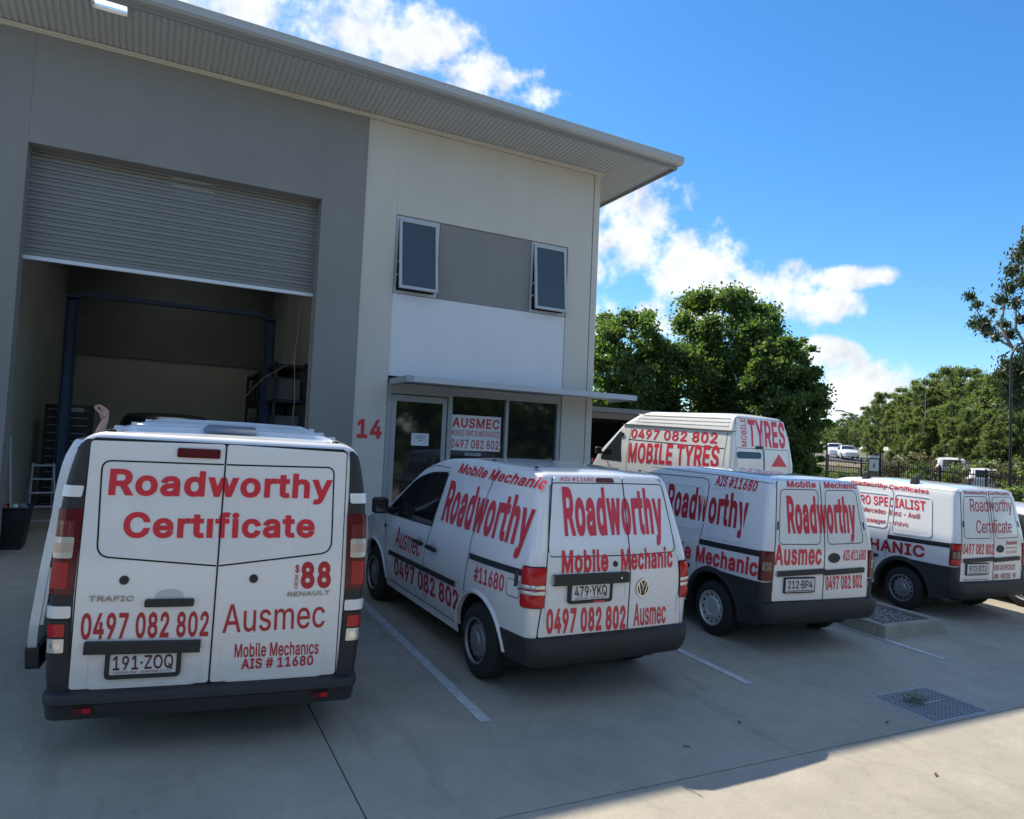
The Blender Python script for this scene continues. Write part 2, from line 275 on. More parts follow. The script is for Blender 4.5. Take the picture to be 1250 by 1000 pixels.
# ------------------------------------------------------------------ lettering
GLYPHS = json.loads('{"#":[440,[[242,0,326,509,377,509,294,0],[10,140,19,192,400,192,391,140],[64,0,147,509,198,509,115,0],[40,316,49,368,429,368,421,316]]],"$":[447,[[202,-74,202,583,244,583,244,-74],[224,-9,172,-4,128,9,91,31,64,60,46,96,38,137,104,137,110,110,123,88,142,71,166,59,224,49,257,52,286,60,311,74,329,92,341,114,346,139,342,161,332,179,296,205,245,222,184,239,128,260,86,289,60,326,52,372,58,413,75,448,102,476,138,498,180,511,227,516,275,511,316,498,351,476,377,449,394,415,401,378,337,378,326,412,302,437,267,453,225,459,194,456,167,448,145,435,129,418,118,398,115,376,119,352,131,334,169,308,212,293,264,279,312,264,359,238,395,198,405,171,408,139,403,99,386,64,360,34,323,11,278,-4]]],"&":[448,[[197,-7,150,-2,110,12,78,34,54,62,39,96,34,133,37,163,47,189,85,235,140,279,216,335,237,352,255,375,262,405,258,427,245,445,226,457,201,461,168,453,145,431,137,399,145,363,169,327,204,284,438,0,364,0,171,231,121,293,87,344,78,370,75,398,79,430,91,458,109,481,134,499,165,510,200,513,235,510,266,499,290,482,308,459,320,433,324,404,315,362,291,325,256,293,154,217,110,174,100,154,97,131,100,108,109,87,124,70,143,57,166,49,193,46,223,50,251,59,301,95,321,121,336,151,346,186,349,224,408,224,405,180,397,144,371,92,345,62,333,47,305,23,271,7,234,-3]]],"-":[453,[[337,244,337,188,114,188,114,244]]],".":[188,[[95,-4,78,-1,63,9,53,24,50,41,53,59,63,73,78,83,95,87,113,83,128,73,138,59,141,41,138,24,128,9,113,-1]]],"0":[453,[[227,-7,174,1,130,24,95,62,69,113,53,178,48,254,53,330,69,395,95,447,130,484,174,508,227,516,279,508,323,484,358,447,384,395,400,330,405,254,400,178,384,113,359,62,323,24,279,1],[227,50,261,56,290,74,313,103,330,144,340,194,344,254,340,314,330,365,313,405,290,435,261,453,227,460,192,453,163,435,140,405,123,365,113,314,109,254,113,194,123,144,140,103,163,74,192,56]]],"1":[453,[[76,0,76,55,391,55,391,0],[276,509,276,0,212,0,212,448,209,448,86,358,86,427,198,509]]],"2":[453,[[64,0,64,47,234,229,282,282,311,327,320,371,317,397,308,419,293,436,273,449,224,460,196,457,172,447,153,433,139,413,130,390,127,362,66,362,71,405,86,442,111,473,143,496,182,511,225,516,268,511,306,497,337,474,361,445,376,411,381,372,371,318,336,259,267,180,153,60,153,57,389,57,389,0]]],"3":[453,[[218,-7,173,-3,133,10,98,30,70,57,52,91,44,132,109,132,115,107,126,87,144,71,165,59,219,50,275,61,297,74,315,93,325,116,329,145,326,172,316,196,299,217,275,234,242,244,201,248,157,248,157,299,288,448,288,452,70,452,70,509,372,509,372,461,211,278,211,289,264,288,308,276,344,253,371,222,387,186,393,145,387,103,370,66,344,36,309,12,266,-2]]],"4":[453,[[40,105,40,158,247,509,311,509,109,166,109,163,413,163,413,105],[282,0,282,121,282,146,282,318,343,318,343,0]]],"5":[453,[[221,-7,178,-2,140,11,108,32,83,60,66,93,60,130,122,130,127,108,138,89,173,60,221,50,250,53,276,64,298,82,314,104,324,131,328,162,324,193,314,221,297,244,275,262,248,273,218,277,167,268,128,246,67,253,96,509,366,509,366,452,151,452,134,301,136,301,178,325,229,334,263,330,294,321,321,306,345,285,364,260,379,231,388,199,391,163,385,117,369,76,343,41,309,15,268,-1]]],"6":[453,[[226,-7,182,-1,142,15,109,40,84,74,69,115,64,162,68,199,80,239,137,340,252,509,322,509,151,261,145,261,165,288,196,307,235,314,278,309,316,295,346,271,370,240,384,201,389,157,384,112,368,73,343,39,310,14,271,-2],[226,48,254,52,279,63,299,79,314,101,324,128,327,157,324,187,314,213,299,235,279,251,254,262,226,265,198,262,174,252,153,235,138,214,128,188,125,158,128,128,138,102,153,79,174,63,198,52]]],"7":[453,[[97,0,323,448,323,452,62,452,62,509,391,509,391,449,165,0]]],"8":[453,[[226,-7,178,-2,136,11,101,33,74,62,57,96,52,135,55,166,65,195,81,220,101,241,125,256,153,265,153,267,119,282,93,308,76,342,70,380,75,417,90,450,114,477,146,498,184,511,226,516,269,511,306,498,337,477,361,450,377,417,382,380,376,342,359,308,333,282,300,267,300,265,327,256,351,241,372,220,387,195,397,166,401,135,395,96,378,62,352,33,317,11,275,-2],[226,49,258,52,285,60,307,74,323,91,333,113,337,139,333,165,322,189,305,208,283,223,256,232,226,235,196,232,169,223,147,208,130,189,119,165,115,139,119,113,129,91,145,74,167,60,195,52],[226,290,274,300,293,313,307,330,316,351,319,376,316,399,308,420,294,437,275,449,226,460,177,449,159,437,145,420,136,399,133,376,136,351,145,330,159,313,178,300]]],"9":[453,[[226,516,271,510,310,494,343,468,368,434,384,393,389,347,385,309,373,270,315,168,200,0,130,0,301,248,307,248,287,221,257,202,218,195,175,199,137,214,106,237,83,269,68,307,64,352,69,397,85,436,110,469,143,494,182,510],[226,460,199,457,174,446,154,429,138,407,129,381,125,352,129,322,138,295,154,274,174,257,199,247,226,243,254,247,279,257,299,273,314,295,324,321,327,350,324,381,314,407,299,429,279,446,254,457]]],"A":[480,[[16,0,201,509,276,509,463,0,395,0,287,302,264,372,232,478,245,478,213,371,191,302,85,0],[110,142,110,199,370,199,370,142]]],"B":[456,[[60,0,60,509,241,509,289,504,329,491,359,469,381,442,394,410,398,374,395,344,387,320,356,286,315,267,315,262,339,257,363,245,385,227,402,203,414,173,418,136,413,100,400,67,377,39,344,18,301,4,247,0],[125,57,245,57,296,63,330,80,349,105,355,137,352,161,342,184,327,203,306,218,279,228,248,231,125,231],[125,285,238,285,288,296,308,309,323,326,333,348,336,372,330,403,313,429,283,446,240,452,125,452]]],"C":[510,[[267,-7,205,1,150,25,104,63,70,115,48,179,40,254,48,329,70,393,104,445,150,484,205,508,267,516,340,504,373,490,402,471,427,447,448,418,463,385,473,348,408,348,389,395,357,428,315,449,267,456,223,450,184,432,150,403,125,364,109,314,103,254,109,194,125,145,151,105,184,76,223,59,267,53,315,60,357,81,389,114,408,160,473,160,463,124,448,91,428,62,402,38,373,19,341,5,305,-4]]],"D":[502,[[219,0,96,0,96,57,215,57,272,63,318,81,354,110,379,149,394,198,399,255,394,312,379,361,354,399,320,428,275,446,221,452,93,452,93,509,225,509,294,501,353,478,399,441,433,391,455,329,462,255,455,181,433,119,398,68,351,31,291,8],[125,509,125,0,60,0,60,509]]],"E":[419,[[60,0,60,509,372,509,372,452,125,452,125,286,355,286,355,229,125,229,125,57,375,57,375,0]]],"F":[410,[[60,0,60,509,369,509,369,452,125,452,125,278,346,278,346,221,125,221,125,0]]],"G":[520,[[269,-7,205,1,149,25,104,64,69,116,47,179,40,254,47,329,69,393,103,445,149,484,203,508,265,516,304,513,340,504,374,489,403,469,429,445,449,416,465,384,474,349,408,349,387,393,356,427,315,448,265,456,222,450,183,432,150,404,125,364,109,314,103,254,109,194,125,145,151,105,184,76,224,59,269,53,309,57,345,71,374,93,396,123,410,160,415,202,434,199,283,199,283,256,478,256,478,200,471,141,451,91,419,50,377,19,326,0]]],"H":[517,[[60,0,60,509,125,509,125,289,392,289,392,509,457,509,457,0,392,0,392,232,125,232,125,0]]],"I":[300,[[31,0,31,57,118,57,118,452,31,452,31,509,269,509,269,452,183,452,183,57,269,57,269,0]]],"J":[396,[[185,-7,124,3,75,33,44,81,33,145,33,173,98,173,98,145,104,104,122,74,149,56,185,50,220,56,248,74,266,104,272,145,272,509,336,509,336,145,326,81,294,33,246,3]]],"K":[467,[[104,145,104,216,139,261,174,303,212,344,364,509,448,509,231,276,228,276],[60,0,60,509,125,509,125,334,124,225,125,193,125,0],[372,0,188,259,228,309,449,0]]],"L":[393,[[60,0,60,509,125,509,125,57,361,57,361,0]]],"M":[628,[[60,0,60,509,152,509,277,187,287,159,299,123,311,84,322,49,307,49,318,83,330,121,342,158,352,187,476,509,568,509,568,0,504,0,504,291,504,327,505,369,506,413,507,457,513,457,498,409,482,363,467,322,456,291,342,0,286,0,170,291,159,321,145,361,129,408,112,457,119,457,120,416,121,372,122,328,122,291,122,0]]],"N":[523,[[60,0,60,509,136,509,343,183,363,151,388,107,414,55,405,54,401,108,399,157,399,195,399,509,463,509,463,0,387,0,202,290,177,331,148,381,108,452,119,454,122,384,124,328,125,291,125,0]]],"O":[533,[[267,-7,205,1,150,25,105,63,70,115,48,179,40,254,48,329,70,393,105,445,150,484,205,508,267,516,329,508,384,484,429,445,464,393,486,329,493,254,486,179,464,115,429,63,384,25,329,1],[267,53,310,59,349,76,383,105,408,144,425,194,430,254,425,314,408,365,383,404,349,433,310,450,267,456,223,450,184,433,151,404,125,364,109,314,103,254,109,194,125,144,151,105,184,76,223,59]]],"P":[445,[[60,0,60,509,235,509,289,503,332,487,366,462,390,430,404,391,409,348,404,304,390,265,366,233,332,207,289,191,235,186,109,186,109,242,233,242,269,246,297,256,318,272,333,294,342,319,344,348,342,376,333,402,318,423,297,439,268,449,232,452,125,452,125,0]]],"Q":[533,[[245,159,313,159,369,85,384,65,468,-48,401,-48,346,27,331,46],[267,-7,205,1,150,25,105,63,70,115,48,179,40,254,48,329,70,393,105,445,150,484,205,508,267,516,329,508,384,484,429,445,464,393,486,329,493,254,486,179,464,115,429,63,384,25,329,1],[267,53,310,59,349,76,383,105,408,144,425,194,430,254,425,314,408,365,383,404,349,433,310,450,267,456,223,450,184,433,151,404,125,364,109,314,103,254,109,194,125,144,151,105,184,76,223,59]]],"R":[449,[[60,0,60,509,236,509,290,504,333,489,367,465,390,433,405,395,409,352,405,309,390,271,367,240,333,217,289,203,236,198,96,198,96,255,234,255,269,258,298,267,319,281,334,300,342,324,345,352,342,380,334,405,319,425,298,440,269,449,233,452,125,452,125,0],[353,0,230,229,303,229,428,0]]],"S":[447,[[224,-9,172,-4,128,9,91,31,64,60,46,96,38,137,104,137,110,110,123,88,142,71,166,59,224,49,257,52,286,60,311,74,329,92,341,114,346,139,342,161,332,179,296,205,245,222,184,239,128,260,86,289,60,326,52,372,58,413,75,448,102,476,138,498,180,511,227,516,275,511,316,498,351,476,377,449,394,415,401,378,337,378,326,412,302,437,267,453,225,459,194,456,167,448,145,435,129,418,118,398,115,376,119,352,131,334,169,308,212,293,264,279,312,264,359,238,395,198,405,171,408,139,403,99,386,64,360,34,323,11,278,-4]]],"T":[449,[[32,452,32,509,417,509,417,452,257,452,257,0,193,0,193,452]]],"U":[517,[[259,-8,203,-2,154,15,114,43,85,80,66,124,60,173,60,509,124,509,124,178,128,144,141,113,160,87,187,68,220,56,259,52,298,56,331,68,357,87,377,113,389,144,393,178,393,509,457,509,457,173,451,124,433,80,403,43,363,15,315,-2]]],"V":[480,[[204,0,16,509,84,509,192,206,215,137,248,31,235,31,267,138,290,206,395,509,463,509,278,0]]],"W":[686,[[155,0,16,509,82,509,163,196,175,145,187,94,197,40,189,40,200,94,211,145,224,196,306,509,380,509,462,196,474,145,486,94,497,40,488,40,499,94,510,145,523,196,603,509,670,509,530,0,455,0,368,323,351,391,336,475,350,475,335,395,318,323,230,0]]],"X":[474,[[18,0,217,284,217,236,29,509,104,509,178,400,204,361,223,329,243,292,232,292,252,329,272,361,298,400,374,509,446,509,259,239,259,287,456,0,382,0,292,129,268,165,250,195,230,231,244,231,225,196,206,166,182,129,91,0]]],"Y":[472,[[203,0,203,208,16,509,91,509,192,344,222,292,250,230,224,230,251,293,280,344,381,509,455,509,268,208,268,0]]],"Z":[438,[[42,0,42,46,273,385,306,431,341,476,348,454,285,452,223,452,40,452,40,509,397,509,397,462,169,129,134,81,97,33,90,54,152,57,214,57,399,57,399,0]]],"a":[389,[[160,-9,126,-5,94,5,68,22,48,45,35,73,30,108,34,138,43,161,58,179,78,193,125,211,178,220,234,227,265,235,273,243,276,255,276,257,267,297,240,322,196,331,149,322,118,301,100,274,41,291,57,322,79,346,104,364,133,375,194,384,239,379,286,360,306,343,322,320,333,290,337,251,337,0,277,0,277,52,272,52,252,25,215,1],[170,45,202,49,228,59,248,74,263,93,272,115,276,138,276,190,259,182,231,176,200,171,175,168,134,159,103,139,95,124,92,105,102,72,130,52]]],"b":[424,[[229,-8,198,-5,172,4,138,31,118,59,112,59,112,0,53,0,53,509,114,509,114,319,118,319,137,346,171,373,197,381,229,384,274,378,313,361,345,332,370,293,385,245,390,189,385,133,370,84,346,45,313,16,274,-2],[220,47,253,51,279,66,301,88,316,117,325,151,328,189,325,227,316,261,301,290,280,311,253,325,220,330,188,325,161,312,140,291,125,263,116,229,113,189,116,150,125,115,140,86,162,65,188,51]]],"c":[396,[[207,-8,159,-2,117,16,82,46,56,85,40,133,34,187,40,243,56,291,82,330,117,360,159,378,207,384,260,377,305,356,340,322,362,277,303,262,290,289,270,311,242,325,207,330,173,325,145,310,124,287,108,258,99,224,96,187,99,151,108,117,124,89,145,66,173,51,207,46,243,52,271,66,292,89,304,117,363,102,341,56,306,21,261,-1]]],"d":[424,[[195,-8,151,-2,111,16,79,45,55,84,39,133,34,189,39,245,55,293,79,332,112,361,151,378,196,384,228,381,253,373,287,346,306,319,311,319,311,509,372,509,372,0,313,0,313,59,307,59,287,31,252,4,227,-5],[205,47,236,51,263,65,284,86,299,115,309,150,312,189,309,229,300,263,284,291,263,312,237,325,205,330,172,325,145,311,124,290,108,261,99,227,96,189,99,151,109,117,124,88,145,66,172,51]]],"e":[404,[[212,-8,161,-2,117,16,82,46,56,85,40,132,34,187,39,242,55,290,81,329,115,359,157,378,205,384,266,374,294,361,319,341,341,315,357,282,368,242,371,194,371,169,75,169,75,221,338,221,310,202,307,237,298,269,283,294,263,314,237,326,205,330,173,326,146,313,125,294,109,270,99,241,96,211,96,178,100,139,110,106,128,80,151,61,179,50,212,46,254,53,285,73,306,105,365,91,353,63,335,39,311,19,283,4,249,-5]]],"f":[254,[[228,379,228,327,6,327,6,379],[81,0,81,432,84,461,96,486,113,505,135,519,187,530,222,527,243,521,227,468,215,472,195,474,171,470,154,460,145,443,142,419,142,0]]],"g":[425,[[207,-151,168,-148,134,-140,82,-110,51,-69,101,-41,122,-66,154,-88,207,-97,249,-92,282,-75,304,-47,311,-6,311,68,306,68,287,41,252,16,227,8,195,5,152,10,113,27,80,53,55,90,39,136,34,191,39,246,55,293,80,332,112,361,152,378,196,384,228,382,253,373,288,346,308,319,313,319,313,379,372,379,372,-9,367,-54,350,-90,324,-117,291,-136,251,-147],[205,59,237,63,264,75,285,95,300,121,309,154,312,193,309,231,300,264,285,291,264,312,237,325,205,330,172,325,145,312,124,290,109,262,99,229,96,193,99,155,109,123,124,96,145,76,172,63]]],"h":[410,[[114,227,114,0,53,0,53,509,114,509,114,287,102,287,124,332,152,362,187,379,227,384,264,380,295,369,321,349,341,321,353,285,357,240,357,0,296,0,296,235,290,275,273,304,246,323,210,329,184,326,161,317,141,303,126,283,117,257]]],"i":[167,[[53,0,53,379,114,379,114,0],[84,443,67,446,54,455,44,468,41,483,44,499,54,512,67,521,84,524,100,521,114,512,123,499,126,483,123,468,114,455,100,446]]],"j":[167,[[53,379,114,379,114,-30,111,-63,102,-90,86,-113,65,-129,37,-139,4,-143,-10,-143,-10,-87,2,-87,25,-83,40,-72,50,-54,53,-29],[83,443,67,446,53,455,44,468,41,483,44,499,53,512,67,521,83,524,100,521,114,512,123,499,126,483,123,468,114,455,100,446]]],"k":[381,[[110,137,110,212,121,212,284,379,360,379,184,199,177,199],[53,0,53,509,114,509,114,0],[294,0,148,186,191,229,372,0]]],"l":[189,[[139,-2,101,3,74,20,58,47,53,84,53,509,114,509,114,99,120,62,130,54,146,52,160,53,170,54,181,3,162,-1]]],"m":[610,[[53,0,53,379,112,379,112,295,108,295,118,323,132,346,172,376,219,386,257,380,287,361,309,331,321,295,312,295,322,321,337,343,381,375,437,386,468,383,497,372,522,354,541,328,553,296,557,255,557,0,496,0,496,254,490,289,473,313,447,326,419,330,395,328,374,320,345,290,335,247,335,0,274,0,274,260,269,288,253,311,229,326,199,330,158,320,140,307,126,289,117,266,114,238,114,0]]],"n":[410,[[114,227,114,0,53,0,53,379,112,379,112,287,102,287,124,332,152,362,187,379,227,384,264,380,295,369,321,349,341,321,353,285,357,240,357,0,296,0,296,235,290,275,273,304,246,323,210,329,184,326,161,317,141,303,126,283,117,257]]],"o":[415,[[207,-8,159,-2,117,16,82,46,56,85,40,133,34,187,40,243,56,291,82,330,117,360,159,378,207,384,256,378,299,360,333,330,359,291,376,243,381,187,376,133,359,85,333,46,299,16,256,-2],[207,46,242,51,270,66,292,89,307,117,316,151,319,187,316,224,307,258,292,287,270,310,242,325,207,330,173,325,145,310,124,287,108,258,99,224,96,187,99,151,108,117,124,89,145,66,173,51]]],"p":[424,[[53,-143,53,379,112,379,112,319,118,319,137,346,171,373,197,381,229,384,274,378,313,361,345,332,370,293,385,245,390,189,385,133,370,84,346,45,313,16,274,-2,229,-8,198,-5,173,4,138,31,118,59,114,59,114,-143],[220,47,253,51,279,66,301,88,316,117,325,151,328,189,325,227,316,261,301,290,280,311,253,325,220,330,188,325,161,312,140,291,125,263,116,229,113,189,116,150,125,115,140,86,162,65,188,51]]],"q":[424,[[372,-143,311,-143,311,59,306,59,287,31,252,4,227,-5,195,-8,151,-2,111,16,79,45,55,84,39,133,34,189,39,245,55,293,79,332,112,361,151,378,196,384,228,381,253,373,287,346,307,319,313,319,313,379,372,379],[205,47,236,51,263,65,284,86,299,115,309,150,312,189,309,229,300,263,284,291,263,312,237,325,205,330,172,325,145,311,124,290,108,261,99,227,96,189,99,151,109,117,124,88,145,66,172,51]]],"r":[259,[[53,0,53,379,112,379,112,321,115,321,130,347,152,367,181,380,213,385,229,384,243,384,243,322,230,324,207,326,182,323,159,315,140,301,126,284,117,262,114,237,114,0]]],"s":[365,[[182,-8,145,-5,112,3,84,18,62,38,45,63,36,94,94,107,105,79,124,60,150,49,181,45,217,50,244,62,262,81,268,103,265,121,254,136,237,147,212,155,149,170,104,186,72,208,53,237,47,274,51,305,65,332,87,354,115,370,149,381,187,384,223,381,254,372,279,358,299,339,324,290,268,277,258,298,243,316,219,328,187,333,156,329,131,317,114,299,109,277,112,258,124,243,172,223,229,209,275,194,306,171,325,142,331,107,326,75,312,47,290,24,260,6,223,-5]]],"t":[227,[[204,379,204,327,6,327,6,379],[65,471,126,471,126,98,128,76,136,61,150,53,170,50,185,51,202,54,213,2,192,-3,168,-4,125,2,92,21,72,52,65,93]]],"u":[410,[[182,-5,146,-1,115,11,89,31,69,59,57,95,53,139,53,379,114,379,114,144,119,105,137,75,164,56,200,50,226,53,249,62,268,77,283,97,293,122,296,153,296,379,357,379,357,0,298,0,298,92,307,92,286,47,257,17,222,0]]],"v":[389,[[163,0,17,379,84,379,165,155,187,87,206,21,184,21,203,87,224,155,305,379,371,379,226,0]]],"w":[567,[[138,0,23,379,87,379,133,214,154,137,175,41,165,41,186,135,206,214,252,379,316,379,362,214,382,136,402,41,391,41,413,135,434,214,480,379,545,379,429,0,368,0,319,172,305,225,291,280,277,338,291,338,277,280,263,225,248,172,199,0]]],"x":[379,[[21,0,171,218,171,171,29,379,100,379,147,306,179,253,207,206,175,206,202,253,233,306,282,379,352,379,209,169,209,214,358,0,287,0,231,85,200,136,173,182,205,182,178,136,148,85,91,0]]],"y":[389,[[47,-139,61,-86,71,-87,104,-89,130,-74,151,-36,163,-1,17,379,84,379,165,155,187,87,206,21,184,21,202,87,224,155,305,379,371,379,204,-58,177,-107,139,-136,91,-145,65,-143]]],"z":[380,[[42,0,42,46,254,320,254,323,48,323,48,379,333,379,333,331,126,60,126,56,339,56,339,0]]],"·":[196,[[98,196,81,200,66,210,56,224,52,242,56,259,66,274,81,284,98,287,116,284,130,274,140,259,144,242,140,224,130,210,116,200]]],"ı":[167,[[53,0,53,379,114,379,114,0]]]}')
CAP = 509.0
from mathutils.geometry import delaunay_2d_cdt
GCACHE = {}
def glyph(c, bold):
    """triangulated glyph, strokes fattened by bold, overlaps resolved by winding number"""
    if (c, bold) in GCACHE: return GCACHE[c, bold]
    adv, cs = GLYPHS[c]; vs, es, loops = [], [], []
    for p in cs:
        q = [V((p[i]/1000, p[i+1]/1000)) for i in range(0, len(p), 2)]; n = len(q); r = []
        for i in range(n):
            d0, d1 = (q[i]-q[i-1]).normalized(), (q[(i+1) % n]-q[i]).normalized(); n0, n1 = V((-d0.y, d0.x)), V((-d1.y, d1.x)); m = n0+n1
            m = n0 if m.length < .2 else m.normalized()/max(.45, (1+n0.dot(n1))**.5/2**.5)
            r.append(q[i]+m*bold)
        o = len(vs); vs += r; es += [(o+i, o+(i+1) % n) for i in range(n)]; loops.append(r)
    v2, e2, f2 = delaunay_2d_cdt(vs, es, [], 0, 1e-6)[:3]
    def wind(x, y):
        w = 0
        for r in loops:
            for i in range(len(r)):
                a, b = r[i-1], r[i]
                if (a.y <= y) != (b.y <= y):
                    if a.x+(y-a.y)/(b.y-a.y)*(b.x-a.x) > x: w += 1 if b.y > a.y else -1
        return w
    fs = [f for f in f2 if wind(sum(v2[i].x for i in f)/len(f), sum(v2[i].y for i in f)/len(f)) != 0]
    GCACHE[c, bold] = (adv/1000, [(v.x, v.y) for v in v2], fs); return GCACHE[c, bold]
def text_mesh(txt, bold):
    """flat lettering with ink box x 0..1 and cap height y 0..1 (bmesh)"""
    x = 0; bm = bmesh.new()
    for c in txt:
        if c == ' ': x += .20; continue
        adv, vs, fs = glyph(c, bold); used = {i for f in fs for i in f}; mp = {i: bm.verts.new((vs[i][0]+x, vs[i][1], 0)) for i in used}
        for f in fs:
            g = bm.faces.new([mp[i] for i in f]); g.normal_update()
            if g.normal.z < 0: g.normal_flip()
        x += adv+bold*1.5
    lo, hi = min(v.co.x for v in bm.verts), max(v.co.x for v in bm.verts)
    for v in bm.verts: v.co.x = (v.co.x-lo)/(hi-lo); v.co.y = (v.co.y+bold)/(CAP/1000+2*bold); v.co.z = 0
    return bm
def lettering(txt, bold, q, surf, off, m, parent, name='lettering', step=(.1, .06)):
    """q: TL, BL, BR of the cap-height box in surface coordinates"""
    bm = text_mesh(txt, bold); TL, BL, BR = V(q[0:2]), V(q[2:4]), V(q[4:6])
    for v in bm.verts:
        p = BL+(BR-BL)*v.co.x+(TL-BL)*v.co.y; v.co = (p.x, p.y, 0)
    conform(bm, step)
    for v in bm.verts: v.co = surf(v.co.x, v.co.y, off)
    me = bpy.data.meshes.new(name); bm.to_mesh(me); bm.free(); me.materials.append(m)
    o = bpy.data.objects.new(name, me); COL.objects.link(o); o.parent = parent; return o

# ------------------------------------------------------------------ vehicle bodies
class Body:
    def __init__(s, **k): s.__dict__.update(k)
    def lean(s, z): return smooth_interp(z, s.LEAN, .08)
    def hw(s, z): return smooth_interp(z, s.SIDE, .08)
    def top(s, t): return smooth_interp(t, s.TOP, s.topw)
    def plan(s, t):
        u = (t-(s.L-s.fr))/s.fr; rk = getattr(s, 'rk', 0)
        if t < .9 and rk: return 1-rk*(1-max(t, 0)/.9)**2
        return 1 if u <= 0 else 1-s.fk*min(u, 1)**s.fp
    def bow(s, x): return s.bowd*(x/.8)**2
    def rear(s, x, z, off=0): return V((x, s.lean(z)+s.bow(x)-off, z))
    def t_of(s, y, z):
        l = s.lean(z)
        return y if y > 1.2 else (y-l)/(1-l/1.2)
    def left(s, y, z, off=0): return V((-(s.hw(z)*s.plan(s.t_of(y, z))+off), y, z))
    def right(s, y, z, off=0): return V((s.hw(z)*s.plan(s.t_of(y, z))+off, y, z))
    def peri(s, sg):
        """round the rear corner: u < 0 along the rear (metres from the corner), u > 0 forward along the side"""
        rc = s.rc
        def f(u, z, off=0):
            w, y0 = s.hw(z)*s.plan(max(0, u)), s.lean(z)+s.bow(s.hw(z)-rc)
            if u <= -rc: x = w+u; p = V((x, s.lean(z)+s.bow(x)-off, z)); return V((sg*p.x, p.y, p.z))
            if u >= rc: return V((sg*(w+off), y0+u, z))
            a = (u+rc)/(2*rc)*PI/2
            return V((sg*(w-rc+(rc+off)*math.sin(a)), y0+rc-(rc+off)*math.cos(a), z))
        return f
    def front(s, x, z, off=0): return V((x, s.L-.02+off-.18*(x/.8)**2-(.10*max(0, z-.55)), z))

